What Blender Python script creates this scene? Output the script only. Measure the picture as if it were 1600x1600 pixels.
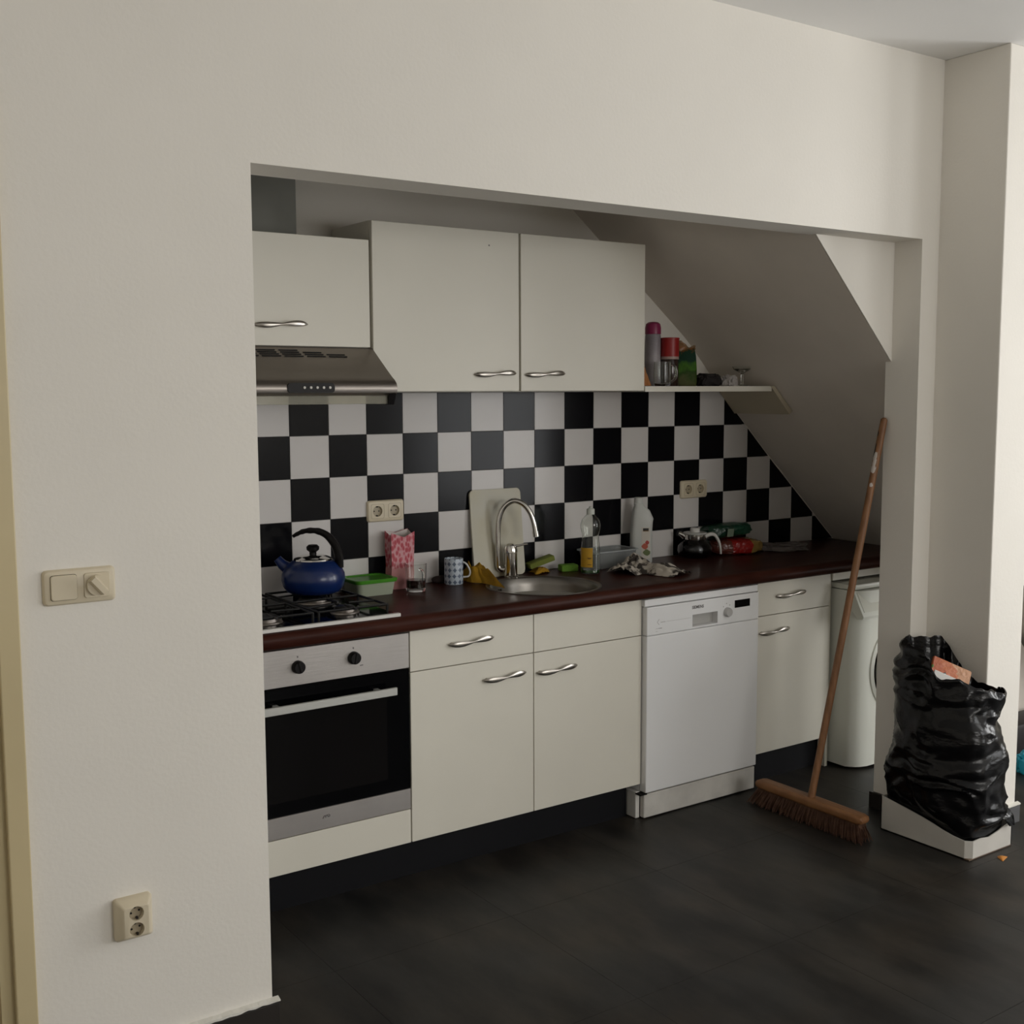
import bpy, bmesh, math, random
from mathutils import Vector, Matrix, noise
random.seed(7)
D = bpy.data
for o in list(D.objects): D.objects.remove(o)
SC = bpy.context.scene
COL = SC.collection

# ------------------------------------------------------------------ camera
CAM_P = dict(f=1821.9683, x=-1.67202, y=-3.78670, z=1.61551, yaw=0.6045, pitch=-0.1024, roll=-0.004)
def make_camera():
    c = D.cameras.new('camera'); o = D.objects.new('camera', c); COL.objects.link(o)
    c.sensor_fit = 'HORIZONTAL'; c.sensor_width = 36.0; c.lens = CAM_P['f']/1600*36.0
    c.clip_start = .05
    ya, pi, ro = CAM_P['yaw'], CAM_P['pitch'], CAM_P['roll']
    fw = Vector((math.sin(ya)*math.cos(pi), math.cos(ya)*math.cos(pi), math.sin(pi)))
    r = Vector((math.cos(ya), -math.sin(ya), 0)); u = r.cross(fw)
    r2 = r*math.cos(ro)+u*math.sin(ro); u2 = u*math.cos(ro)-r*math.sin(ro)
    m = Matrix((r2, u2, -fw)).transposed().to_4x4()
    m.translation = Vector((CAM_P['x'], CAM_P['y'], CAM_P['z']))
    o.matrix_world = m
    SC.camera = o
make_camera()

# ------------------------------------------------------------------ light
SC.view_settings.view_transform = 'Standard'; SC.view_settings.look = 'None'
SC.view_settings.gamma = 1.0; SC.view_settings.use_curve_mapping = False
SC.view_settings.exposure = -0.08
W_ = D.worlds.new('sky'); SC.world = W_; W_.use_nodes = True
bg = W_.node_tree.nodes['Background']; bg.inputs[0].default_value = (.72, .82, 1, 1); bg.inputs[1].default_value = 1.2
def area(name, loc, rot, sx, sy, power, col):
    l = D.lights.new(name, 'AREA'); l.shape = 'RECTANGLE'; l.size = sx; l.size_y = sy; l.energy = power; l.color = col
    o = D.objects.new(name, l); COL.objects.link(o); o.location = loc; o.rotation_euler = rot
    return o
# daylight coming in through the two windows of the right wall and the window behind the camera
area('window_daylight', (4.48, -2.9, 1.45), (0, math.radians(90), 0), 1.9, 1.2, 80, (1, .99, .96))
area('window_daylight', (4.48, -5.5, 1.45), (0, math.radians(90), 0), 1.9, 2.4, 84, (1, .99, .96))
area('rear_daylight', (1.5, -7.4, 1.85), (math.radians(90), 0, 0), 2.4, 1.5, 80, (1, .955, .88))

# ------------------------------------------------------------------ materials
MATS = {}
def nd(nt, t, **kw):
    n = nt.nodes.new(t)
    for k, v in kw.items(): setattr(n, k, v)
    return n
def mat(name, col, rough=.5, metal=0., spec=.5, trans=0., ior=1.45, var=0., vscale=8., vstretch=(1,1,1), bump=0., bscale=60., col2=None, coat=0., alpha=1., bstretch=None, sub=0.):
    if name in MATS: return MATS[name]
    m = D.materials.new(name); m.use_nodes = True; nt = m.node_tree
    b = nt.nodes['Principled BSDF']
    b.inputs['Base Color'].default_value = (*col, 1); b.inputs['Roughness'].default_value = rough
    b.inputs['Metallic'].default_value = metal; b.inputs['Specular IOR Level'].default_value = spec
    b.inputs['Transmission Weight'].default_value = trans; b.inputs['IOR'].default_value = ior
    b.inputs['Coat Weight'].default_value = coat; b.inputs['Coat Roughness'].default_value = .1
    b.inputs['Alpha'].default_value = alpha
    if sub: b.inputs['Subsurface Weight'].default_value = sub; b.inputs['Subsurface Radius'].default_value = (.01,.01,.01)
    tc = nd(nt, 'ShaderNodeTexCoord')
    if var or col2:
        mp = nd(nt, 'ShaderNodeMapping'); mp.inputs['Scale'].default_value = vstretch
        nt.links.new(tc.outputs['Object'], mp.inputs[0])
        n = nd(nt, 'ShaderNodeTexNoise'); n.inputs['Scale'].default_value = vscale; n.inputs['Detail'].default_value = 5
        nt.links.new(mp.outputs[0], n.inputs['Vector'])
        cr = nd(nt, 'ShaderNodeValToRGB')
        c2 = col2 or tuple(min(1, c*(1+var)) for c in col); c1 = col if col2 else tuple(c*(1-var) for c in col)
        cr.color_ramp.elements[0].color = (*c1, 1); cr.color_ramp.elements[1].color = (*c2, 1)
        cr.color_ramp.elements[0].position = .35; cr.color_ramp.elements[1].position = .65
        nt.links.new(n.outputs[0], cr.inputs[0]); nt.links.new(cr.outputs[0], b.inputs['Base Color'])
    if bump:
        mp = nd(nt, 'ShaderNodeMapping'); mp.inputs['Scale'].default_value = bstretch or (1,1,1)
        nt.links.new(tc.outputs['Object'], mp.inputs[0])
        n = nd(nt, 'ShaderNodeTexNoise'); n.inputs['Scale'].default_value = bscale; n.inputs['Detail'].default_value = 4
        nt.links.new(mp.outputs[0], n.inputs['Vector'])
        bp = nd(nt, 'ShaderNodeBump'); bp.inputs['Strength'].default_value = bump; bp.inputs['Distance'].default_value = .01
        nt.links.new(n.outputs[0], bp.inputs['Height']); nt.links.new(bp.outputs[0], b.inputs['Normal'])
    MATS[name] = m
    return m
WALL = mat('white_plaster', (.82,.785,.72), .75, var=.015, vscale=2.5, bump=.05, bscale=90)
WALLX = mat('beige_plaster', (.76,.72,.65), .8, var=.02, vscale=2)
CEIL = mat('ceiling_paint', (.90,.89,.87), .8, bump=.04, bscale=70)
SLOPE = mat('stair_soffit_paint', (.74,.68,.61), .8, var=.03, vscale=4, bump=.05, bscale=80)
GROUT = mat('dark_grout', (.10,.095,.09), .8)
FGAP = mat('floor_joint', (.012,.012,.012), .8)
TILEW = mat('white_glazed_tile', (.66,.635,.62), .18, spec=.25, var=.02, vscale=3)
TILEB = mat('black_glazed_tile', (.004,.004,.0055), .16, spec=.16)
SKIRT = mat('dark_baseboard', (.022,.018,.015), .45)
SKIRTG = mat('grey_baseboard', (.10,.10,.105), .5)
CAULK = mat('white_caulk', (.72,.70,.64), .6, bump=.4, bscale=40)
CREAM = mat('cream_gloss_paint', (.60,.50,.30), .35, var=.03, vscale=3)
CAB = mat('cream_laminate', (.70,.67,.585), .38, var=.012, vscale=4)
CABIN = mat('cabinet_carcass', (.48,.46,.41), .6)
GAP = mat('shadow_gap_black', (.01,.01,.01), .7)
PLINTH = mat('black_plinth', (.003,.003,.0045), .5, spec=.25)
WOODTOP = mat('dark_mahogany_laminate', (.030,.0085,.0055), .30, spec=.08, col2=(.055,.018,.012), vscale=9, vstretch=(.4,3,3))
STEEL = mat('brushed_steel', (.42,.39,.37), .34, 1., bump=.04, bscale=200, bstretch=(.05,1,1))
STEELD = mat('hood_steel', (.30,.27,.245), .38, 1., bump=.04, bscale=200, bstretch=(.05,1,1))
OVSTEEL = mat('oven_steel', (.43,.405,.385), .42, .85, var=.05, vscale=6, bump=.03, bscale=200, bstretch=(.05,1,1))
CHROME = mat('chrome', (.62,.60,.57), .10, 1.)
NICKEL = mat('satin_nickel', (.46,.43,.39), .28, 1.)
ALU = mat('aluminium', (.50,.50,.47), .45, .55)
BLKGLASS = mat('black_glass', (.0015,.0015,.002), .08, spec=.14)
OVENWIN = mat('oven_window_glass', (.004,.0035,.0035), .12, spec=.18, var=.25, vscale=3)
BLK = mat('black_plastic', (.006,.005,.005), .40, spec=.22)
BLKIRON = mat('black_enamel', (.007,.007,.007), .38)
WHITEAPP = mat('white_enamel', (.80,.80,.80), .30, coat=.1)
WHITEPL = mat('white_plastic', (.68,.665,.63), .4)
WASHER = mat('old_white_enamel', (.74,.75,.68), .3)
GREYP = mat('grey_print', (.16,.15,.15), .5)
FAINT = mat('faint_grey_print', (.46,.44,.42), .5)
IVORY = mat('ivory_plastic', (.66,.58,.43), .35)
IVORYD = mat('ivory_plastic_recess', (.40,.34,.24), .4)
HOLE = mat('socket_hole', (.01,.008,.006), .6)

def floor_material():
    m = D.materials.new('grey_vinyl_stone'); m.use_nodes = True; nt = m.node_tree; b = nt.nodes['Principled BSDF']
    g = nd(nt, 'ShaderNodeNewGeometry')
    mp = nd(nt, 'ShaderNodeMapping'); mp.inputs['Scale'].default_value = (1.0, .35, 1)
    nt.links.new(g.outputs['Position'], mp.inputs[0])
    n1 = nd(nt, 'ShaderNodeTexNoise'); n1.inputs['Scale'].default_value = 6; n1.inputs['Detail'].default_value = 7; n1.inputs['Roughness'].default_value = .62
    n2 = nd(nt, 'ShaderNodeTexNoise'); n2.inputs['Scale'].default_value = 2.2; n2.inputs['Detail'].default_value = 3
    nt.links.new(mp.outputs[0], n1.inputs['Vector']); nt.links.new(g.outputs['Position'], n2.inputs['Vector'])
    r1 = nd(nt, 'ShaderNodeValToRGB')
    r1.color_ramp.elements[0].position = .38; r1.color_ramp.elements[1].position = .64
    r1.color_ramp.elements[0].color = (.010,.0092,.0082,1); r1.color_ramp.elements[1].color = (.034,.031,.026,1)
    r2 = nd(nt, 'ShaderNodeValToRGB')
    r2.color_ramp.elements[0].color = (.80,.84,.92,1); r2.color_ramp.elements[1].color = (1.12,1.0,.90,1)
    r2.color_ramp.elements[0].position = .38; r2.color_ramp.elements[1].position = .62
    mx = nd(nt, 'ShaderNodeMix', data_type='RGBA', blend_type='MULTIPLY'); mx.inputs[0].default_value = 1
    nt.links.new(n1.outputs[0], r1.inputs[0]); nt.links.new(n2.outputs[0], r2.inputs[0])
    nt.links.new(r1.outputs[0], mx.inputs[6]); nt.links.new(r2.outputs[0], mx.inputs[7])
    nt.links.new(mx.outputs[2], b.inputs['Base Color'])
    b.inputs['Roughness'].default_value = .45; b.inputs['Specular IOR Level'].default_value = .3
    bp = nd(nt, 'ShaderNodeBump'); bp.inputs['Strength'].default_value = .12; bp.inputs['Distance'].default_value = .004
    nt.links.new(n1.outputs[0], bp.inputs['Height']); nt.links.new(bp.outputs[0], b.inputs['Normal'])
    return m
FLOORM = floor_material()

# ------------------------------------------------------------------ mesh helpers (all in world coordinates)
def bm_new(): return bmesh.new()
def bx(bm, x0, x1, y0, y1, z0, z1, bev=0., seg=2):
    t = bmesh.new()
    bmesh.ops.create_cube(t, size=1, matrix=Matrix.Translation(((x0+x1)/2, (y0+y1)/2, (z0+z1)/2)) @ Matrix.Diagonal((abs(x1-x0), abs(y1-y0), abs(z1-z0), 1)))
    if bev: bmesh.ops.bevel(t, geom=t.edges[:], offset=bev, segments=seg, affect='EDGES', profile=.5)
    join(bm, t); return bm
def join(bm, t, M=None):
    vm = {}
    for v in t.verts: vm[v] = bm.verts.new(M @ v.co if M else v.co)
    for f in t.faces:
        try:
            nf = bm.faces.new([vm[v] for v in f.verts]); nf.smooth = f.smooth; nf.material_index = f.material_index
        except ValueError: pass
    t.free()
def box(*a, **k): return bx(bmesh.new(), *a, **k)
def rbox(bm, c, size, R, bev=0., seg=2):
    t = bmesh.new(); bx(t, -size[0]/2, size[0]/2, -size[1]/2, size[1]/2, -size[2]/2, size[2]/2, bev, seg)
    join(bm, t, Matrix.Translation(c) @ R.to_4x4()); return bm
def loft(bm, rings, closed=True, cap0=True, cap1=True):
    rows = [[bm.verts.new(p) for p in r] for r in rings]
    n = len(rows[0])
    for a, b in zip(rows, rows[1:]):
        for i in range(n if closed else n-1):
            j = (i+1) % n
            try: bm.faces.new((a[i], a[j], b[j], b[i]))
            except ValueError: pass
    if cap0 and closed: bm.faces.new(rows[0][::-1])
    if cap1 and closed: bm.faces.new(rows[-1])
    return bm
def lathe(bm, cx, cy, prof, n=32, cap0=True, cap1=True, sx=1., sy=1., rot=0.):
    rings = []
    for r, z in prof:
        ring = []
        for i in range(n):
            a = 2*math.pi*i/n
            px, py = r*math.cos(a)*sx, r*math.sin(a)*sy
            ring.append((cx+px*math.cos(rot)-py*math.sin(rot), cy+px*math.sin(rot)+py*math.cos(rot), z))
        rings.append(ring)
    return loft(bm, rings, True, cap0, cap1)
def tube(bm, pts, rad, n=10, ell=None, up=None):
    """tube along pts; rad number or list; ell = list of (a,b) half axes in the (side, up) frame"""
    pts = [Vector(p) for p in pts]; rings = []; prevu = None
    for i, p in enumerate(pts):
        t = (pts[min(i+1, len(pts)-1)]-pts[max(i-1, 0)]).normalized()
        u = Vector(up) if up else (prevu or (Vector((0,0,1)) if abs(t.z) < .9 else Vector((1,0,0))))
        s = t.cross(u).normalized(); u = s.cross(t).normalized(); prevu = u
        a, b = ell[i] if ell else ((rad[i], rad[i]) if isinstance(rad, (list, tuple)) else (rad, rad))
        rings.append([p+s*a*math.cos(2*math.pi*k/n)+u*b*math.sin(2*math.pi*k/n) for k in range(n)])
    return loft(bm, rings)
def smooth_path(pts, k=8):
    pts = [Vector(p) for p in pts]; out = []
    for i in range(len(pts)-1):
        p0, p1, p2, p3 = pts[max(i-1,0)], pts[i], pts[i+1], pts[min(i+2, len(pts)-1)]
        for j in range(k):
            t = j/k
            out.append(.5*((2*p1)+(-p0+p2)*t+(2*p0-5*p1+4*p2-p3)*t*t+(-p0+3*p1-3*p2+p3)*t**3))
    out.append(pts[-1]); return out
def prism(bm, poly, axis, a, b):
    """extrude 2D polygon along axis 'x'|'y'|'z'; poly coords are the other two in xyz order"""
    def P(u, v, w): return {'x': (w,u,v), 'y': (u,w,v), 'z': (u,v,w)}[axis]
    A = [bm.verts.new(P(u, v, a)) for u, v in poly]; B = [bm.verts.new(P(u, v, b)) for u, v in poly]
    n = len(poly)
    for i in range(n): bm.faces.new((A[i], A[(i+1) % n], B[(i+1) % n], B[i]))
    bm.faces.new(A[::-1]); bm.faces.new(B)
    return bm
def grid(bm, fn, nu, nv, thick=0.):
    V = [[bm.verts.new(fn(i/nu, j/nv)) for j in range(nv+1)] for i in range(nu+1)]
    F = []
    for i in range(nu):
        for j in range(nv): F.append(bm.faces.new((V[i][j], V[i+1][j], V[i+1][j+1], V[i][j+1])))
    if thick: bmesh.ops.solidify(bm, geom=F, thickness=thick)
    return bm
def rrect(w, h, r, n=4):
    out = []
    for cx, cy, a0 in ((w/2-r, h/2-r, 0), (-w/2+r, h/2-r, 90), (-w/2+r, -h/2+r, 180), (w/2-r, -h/2+r, 270)):
        for k in range(n+1):
            a = math.radians(a0+90*k/n); out.append((cx+r*math.cos(a), cy+r*math.sin(a)))
    return out
ROOTLOC = {}
def finish(bm, smooth, ang=35):
    bmesh.ops.remove_doubles(bm, verts=bm.verts[:], dist=1e-6)
    bmesh.ops.recalc_face_normals(bm, faces=bm.faces[:])
    if smooth:
        for f in bm.faces: f.smooth = True
        for e in bm.edges:
            if len(e.link_faces) == 2 and e.calc_face_angle(0) > math.radians(ang): e.smooth = False
def mkobj(name, bm, m, parent=None, smooth=True, ang=35, label=None, recalc=True):
    if recalc: finish(bm, smooth, ang)
    off = ROOTLOC.get(parent.name, Vector((0,0,0))) if parent else Vector((0,0,0))
    if off.length: bmesh.ops.translate(bm, verts=bm.verts[:], vec=-off)
    me = D.meshes.new(name); bm.to_mesh(me); bm.free()
    for q in (m if isinstance(m, (list, tuple)) else [m]): me.materials.append(q)
    o = D.objects.new(name, me); COL.objects.link(o)
    if parent: o.parent = parent; ROOTLOC[o.name] = off
    if label: o['label'] = label
    return o
part = mkobj
def tag(o, label, cat, group=None):
    o['label'] = label; o['category'] = cat
    if group: o['group'] = group
    return o
def thing(name, label, cat, loc, group=None):
    o = D.objects.new(name, None); COL.objects.link(o); o.location = loc; o.empty_display_size = .05
    ROOTLOC[o.name] = Vector(loc); return tag(o, label, cat, group)
def single(name, bm, m, label, cat, loc, group=None, **k):
    finish(bm, k.get('smooth', True), k.get('ang', 35)); bmesh.ops.translate(bm, verts=bm.verts[:], vec=-Vector(loc))
    o = mkobj(name, bm, m, None, recalc=False); o.location = loc; return tag(o, label, cat, group)
def struct(name, bm, m, parent=None, smooth=False):
    o = mkobj(name, bm, m, parent, smooth)
    if not parent: o['kind'] = 'structure'
    return o
def cut(bm, *cutters):
    """boolean difference, returns a new bmesh"""
    bmesh.ops.recalc_face_normals(bm, faces=bm.faces[:])
    me = D.meshes.new('tmp'); bm.to_mesh(me); bm.free(); o = D.objects.new('tmp', me); COL.objects.link(o); cs = []
    for c in cutters:
        bmesh.ops.recalc_face_normals(c, faces=c.faces[:])
        cm = D.meshes.new('tmpc'); c.to_mesh(cm); c.free(); co = D.objects.new('tmpc', cm); COL.objects.link(co); cs.append(co)
        md = o.modifiers.new('b', 'BOOLEAN'); md.operation = 'DIFFERENCE'; md.solver = 'EXACT'; md.object = co
    dg = bpy.context.evaluated_depsgraph_get(); dg.update()
    ev = D.meshes.new_from_object(o.evaluated_get(dg)); r = bmesh.new(); r.from_mesh(ev)
    D.meshes.remove(ev)
    for x in [o]+cs:
        d = x.data; D.objects.remove(x); D.meshes.remove(d)
    return r
def text_bm(s, size, origin, xdir, ydir, depth=.0006, bold=0.):
    cu = D.curves.new('t', 'FONT'); cu.body = s; cu.size = size; cu.extrude = depth/2; cu.offset = bold; cu.align_x = 'CENTER'; cu.align_y = 'CENTER'; cu.resolution_u = 2
    o = D.objects.new('t', cu); COL.objects.link(o)
    dg = bpy.context.evaluated_depsgraph_get(); dg.update()
    me = D.meshes.new_from_object(o.evaluated_get(dg)); b = bmesh.new(); b.from_mesh(me)
    D.objects.remove(o); D.curves.remove(cu); D.meshes.remove(me)
    x, y = Vector(xdir).normalized(), Vector(ydir).normalized(); z = x.cross(y)
    M = Matrix((x, y, z)).transposed().to_4x4(); M.translation = Vector(origin)
    bmesh.ops.transform(b, matrix=M, verts=b.verts[:]); return b

# ================================================================== SETTING
YW, YB = -1.10, -.955           # front and back face of the white wall with the opening
XL, XR, ZT = -.567, 1.992, 2.16  # the opening
H = 2.80
G = 1.6155                       # first horizontal tile joint
WT = .898                        # worktop top

# floor
fl = struct('floor', box(-2.6, 4.5, -7.3, .2, -.12, -.0012), FGAP)
def tile_mesh(name, sx, sy, h, bev):
    b = box(.0005, sx-.0005, .0005, sy-.0005, -.0015, h); finish(b, False)
    me = D.meshes.new(name); b.to_mesh(me); b.free(); me.materials.append(FLOORM); return me
ftm = tile_mesh('floor_tile', .60, .60, 0., .0006)
for ix in range(-4, 8):
    for iy in range(-11, 2):
        x0, y0 = -.31+.6*ix, -.93+.6*iy
        if x0 > 4.3 or y0 > .1: continue
        o = D.objects.new('floor_tile', ftm); COL.objects.link(o); o.location = (x0, y0, 0); o.parent = fl

# walls
b = bmesh.new()
DX0, DX1, DZ = -2.06, -1.176, 2.22
prism(b, [(-2.6,0),(DX0,0),(DX0,DZ),(DX1,DZ),(DX1,0),(XL,0),(XL,ZT),(XR,ZT),(XR,0),(2.10,0),(2.10,H),(-2.6,H)], 'y', YW, YB)
struct('wall_front', b, WALL)
wb = struct('wall_back', box(-.70, 4.5, 0.0, .12, 0, H), WALL)
struct('wall_niche_left', box(-.70, XL, YB, 0, 0, H), WALL)
struct('wall_stub', box(2.09, 2.30, -1.36, YB, 0, H, bev=.004), WALL)
struct('wall_left', box(-2.72, -2.6, -7.3, -.9, 0, H), WALLX)
# right wall with a window hole, rear wall with a window hole
def holed(axis, lo, hi, t0, t1, a0, a1, z0, z1):
    b = bmesh.new()
    for p, q, r, s in ((lo, hi, 0, z0), (lo, hi, z1, H), (lo, a0, z0, z1), (a1, hi, z0, z1)):
        if axis == 'x': bx(b, t0, t1, p, q, r, s)
        else: bx(b, p, q, t0, t1, r, s)
    return b
b = bmesh.new()
for p, q, r, t_ in ((-7.3, .2, 0, .50), (-7.3, .2, 2.40, H), (-7.3, -6.7, .5, 2.4), (-4.3, -3.5, .5, 2.4), (-2.3, .2, .5, 2.4)): bx(b, 4.30, 4.42, p, q, r, t_)
struct('wall_right', b, WALL)
struct('wall_rear', holed('y', -2.6, 4.42, -7.3, -7.18, .3, 2.7, 1.10, 2.60), WALLX)
struct('ceiling', box(-2.72, 4.5, -7.3, .2, H, H+.1), CEIL)
PANE = D.materials.new('window_glass'); PANE.use_nodes = True
nt = PANE.node_tree; nt.nodes.clear()
o_ = nd(nt, 'ShaderNodeOutputMaterial'); tr = nd(nt, 'ShaderNodeBsdfTransparent'); gl = nd(nt, 'ShaderNodeBsdfGlossy'); ms = nd(nt, 'ShaderNodeMixShader')
gl.inputs['Roughness'].default_value = .02; ms.inputs[0].default_value = .06
nt.links.new(tr.outputs[0], ms.inputs[1]); nt.links.new(gl.outputs[0], ms.inputs[2]); nt.links.new(ms.outputs[0], o_.inputs[0])
def side_window(name, y0, y1):
    w = struct(name, box(4.33, 4.38, (y0+y1)/2-.03, (y0+y1)/2+.03, .50, 2.40), WHITEPL)
    for a in ((y0, y0+.06), (y1-.06, y1)): struct('frame', box(4.33, 4.38, a[0], a[1], .50, 2.40), WHITEPL, w)
    for a in ((.50, .56), (2.34, 2.40)): struct('frame', box(4.33, 4.38, y0, y1, a[0], a[1]), WHITEPL, w)
    struct('pane', box(4.352, 4.356, y0+.05, y1-.05, .55, 2.35), PANE, w)
side_window('window_1', -3.5, -2.3); side_window('window_3', -6.7, -4.3)
w2 = struct('window_2', box(1.47, 1.53, -7.26, -7.21, 1.10, 2.60), WHITEPL)
for a in ((.3, .36), (2.64, 2.70)): struct('frame', box(a[0], a[1], -7.26, -7.21, 1.10, 2.60), WHITEPL, w2)
for a in ((1.10, 1.16), (2.54, 2.60)): struct('frame', box(.3, 2.70, -7.26, -7.21, a[0], a[1]), WHITEPL, w2)
struct('pane', box(.35, 2.65, -7.237, -7.233, 1.15, 2.55), PANE, w2)

# sloping underside of the stairs over the kitchen
def front_z(x): return 2.159-1.0115*(x-1.561)
BACK = [(.70,2.78),(1.0,2.54),(1.252,2.337),(1.88,1.834),(2.09,1.612),(2.397,1.319),(2.855,.904),(3.60,.22)]
def back_z(x):
    for (a, za), (c, zc) in zip(BACK, BACK[1:]):
        if a <= x <= c: return za+(zc-za)*(x-a)/(c-a)
    return BACK[-1][1]
NX = 60; b = bmesh.new()
rows = []
for i in range(NX+1):
    x = .70+2.90*i/NX; zb = back_z(x); zf = min(front_z(x), 2.79)
    bot = [(x, v/12*(YB-.02), zb+(zf-zb)*v/12) for v in range(13)]
    rows.append(bot+[(p[0]+.06, p[1], p[2]+.06) for p in bot[::-1]])
loft(b, rows)
o_sl = struct('ceiling_slope', b, SLOPE, None, True)
# bright triangular panel (side of the stairs) set back inside the opening
b = bmesh.new(); prism(b, [(1.540,2.18),(1.994,1.7211),(2.30,front_z(2.30)),(2.301,.84),(2.865,.84),(3.65,front_z(3.65)),(3.66,.001),(4.30,.001),(4.30,H),(2.02,H),(2.02,2.18)], 'y', -.981, -.9765)  # unseen stretch below the slope, right of the jamb, added to block window light
struct('wall_stair_side', b, WALL)

b = bmesh.new(); prism(b, [(2.885,0),(2.885,.80),(3.62,.06),(3.62,0)], 'y', -.80, -.78)
struct('wall_under_stairs', b, SLOPE)

# wall tiles, each a piece on the back wall
TG = .0016
def clip(poly, f):
    out = []
    for i, p in enumerate(poly):
        q = poly[(i+1) % len(poly)]; fp, fq = f(p), f(q)
        if fp >= 0: out.append(p)
        if fp*fq < 0:
            t = fp/(fp-fq); out.append((p[0]+(q[0]-p[0])*t, p[1]+(q[1]-p[1])*t))
    return out
full = {}
for i in range(-4, 19):
    for j in range(0, 5):
        x0, x1 = i*.15+TG/2, (i+1)*.15-TG/2
        z1, z0 = G-j*.15-TG/2, G-(j+1)*.15+TG/2
        x0 = max(x0, XL+.002); z0 = max(z0, WT+.001)
        if x1-x0 < .01 or z1-z0 < .01: continue
        def diag(p): return (back_z(p[0])-.012-p[1]) if p[0] > 1.9 else 1
        k = 'b' if (i+j) % 2 == 0 else 'w'
        poly = [(x0,z0),(x1,z0),(x1,z1),(x0,z1)]
        if x1 > 1.95:
            poly = clip(poly, diag)
            if len(poly) < 3: continue
            area2 = abs(sum(poly[q][0]*poly[(q+1)%len(poly)][1]-poly[(q+1)%len(poly)][0]*poly[q][1] for q in range(len(poly))))
            if area2 < 4e-4: continue
        key = (k, round(x1-x0,4), round(z1-z0,4), len(poly), round(poly[-1][0]-x0, 4), round(poly[0][0]-x0, 4), round(poly[1][0]-x0,4), round(poly[-1][1]-z0, 4), round(sum(p[1] for p in poly)-z0*len(poly),4))
        if key not in full:
            t = bmesh.new(); prism(t, [(p[0]-x0, p[1]-z0) for p in poly], 'y', -.007, 0.001)
            ed = [e for e in t.edges if all(v.co.y < -.006 for v in e.verts)]
            bmesh.ops.bevel(t, geom=ed, offset=.0008, segments=1, affect='EDGES')
            finish(t, False); me = D.meshes.new('wall_tile'); t.to_mesh(me); t.free()
            me.materials.append(TILEB if k == 'b' else TILEW); full[key] = me
        o = D.objects.new('wall_tile', full[key]); COL.objects.link(o); o.location = (x0, 0, z0); o.parent = wb
struct('grout', box(XL+.001, 2.78, -.003, 0.0005, WT, G), GROUT, wb) if False else None
b = bmesh.new(); prism(b, [(XL+.001,WT),(2.83,WT),(2.397,1.29),(2.09,1.585),(2.06,G),(XL+.001,G)], 'y', -.004, .0005)
struct('grout', b, GROUT, wb)

# trims / baseboards
bl = struct('baseboard_left', box(-1.131, -.553, -1.114, YW, 0, .068, bev=.001), SKIRT)
b = bmesh.new(); grid(b, lambda u, v: (-1.131+u*.580, -1.1+(-.0155 if 0 < v < 1 else 0)-.002*noise.noise((u*30, v, 0)), .066+.014*v+.003*noise.noise((u*24, 3, v*2))), 60, 3)
struct('caulk', b, CAULK, bl)
struct('baseboard_jamb', box(XR-.014, XR, YW, YB+.01, 0, .062, bev=.001), SKIRT)
bp_ = struct('baseboard_stub', box(2.082, 2.312, -1.374, -1.36, 0, .062, bev=.001), SKIRTG)
b = bmesh.new(); grid(b, lambda u, v: (2.082+u*.235, -1.36-.015*math.sin(v*3.14), .060+.014*v+.004*max(0, noise.noise((u*40, 1, v)))), 40, 3)
struct('caulk', b, CAULK, bp_)

# door on the left with its cream casing
d1 = struct('door_1', box(DX0+.03, DX1-.03, -1.02, -.98, .005, DZ-.03), CREAM)
struct('casing', box(DX1-.002, -1.1325, -1.118, YW, 0, DZ+.045, bev=.003), CREAM, d1)
struct('casing', box(DX0-.043, DX0+.002, -1.118, YW, 0, DZ+.045, bev=.003), CREAM, d1)
struct('casing', box(DX0-.043, -1.1325, -1.118, YW, DZ, DZ+.045, bev=.003), CREAM, d1)
struct('jamb_lining', box(DX1-.03, DX1, YW, YB, 0, DZ), CREAM, d1)
struct('jamb_lining', box(DX0, DX0+.03, YW, YB, 0, DZ), CREAM, d1)
b = bmesh.new(); tube(b, [(DX0+.12, -1.02, 1.05), (DX0+.12, -1.06, 1.05), (DX0+.23, -1.065, 1.05)], .009)
struct('door_handle', b, NICKEL, d1, True)

# ================================================================== KITCHEN UNITS
YF = -.5262   # door fronts
def handle(parent, x0, x1, z, y, name='handle'):
    """bow shaped pull: broad flat ends, thin twisted waist"""
    n = 21; pts = []; ell = []
    for i in range(n):
        t = i/(n-1); s = 2*t-1
        pts.append((x0+(x1-x0)*t, y-.004-.018*(1-s*s)**.6, z+.0035*math.sin(s*2.4)))
        w = .0028+.0072*max(0, math.sin(abs(s)**1.3*math.pi*.98))**.8 if abs(s) > .02 else .0028
        if abs(s) > .93: w = .0028+.004*(1-abs(s))/.07
        ell.append((.0028+.001*abs(s), w))
    b = bmesh.new(); tube(b, pts, 0, 10, ell, up=(0,0,1))
    for s, x in ((1, x0+.014), (-1, x1-.014)):
        tube(b, [(x, y+.0005, z), (x, y-.010, z)], .0045, 8)
    return part(name, b, NICKEL, parent)
def carcass(parent, x0, x1, y0, y1, z0, z1, t=.016):
    for x in (x0, x1-t): part('side_panel', box(x, x+t, y0, y1, z0, z1), CAB, parent, False)
    part('bottom_panel', box(x0+t, x1-t, y0, y1, z0, z0+t), CABIN, parent, False)
    part('top_panel', box(x0+t, x1-t, y0, y1, z1-t, z1), CABIN, parent, False)
    part('back_panel', box(x0+t, x1-t, y1-.006, y1, z0+t, z1-t), CABIN, parent, False)
def front(name, parent, x0, x1, z0, z1, y=YF, g=.0014):
    return part(name, box(x0+g, x1-g, y, y+.018, z0+g, z1-g, bev=.0012, seg=1), CAB, parent, False)
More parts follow.
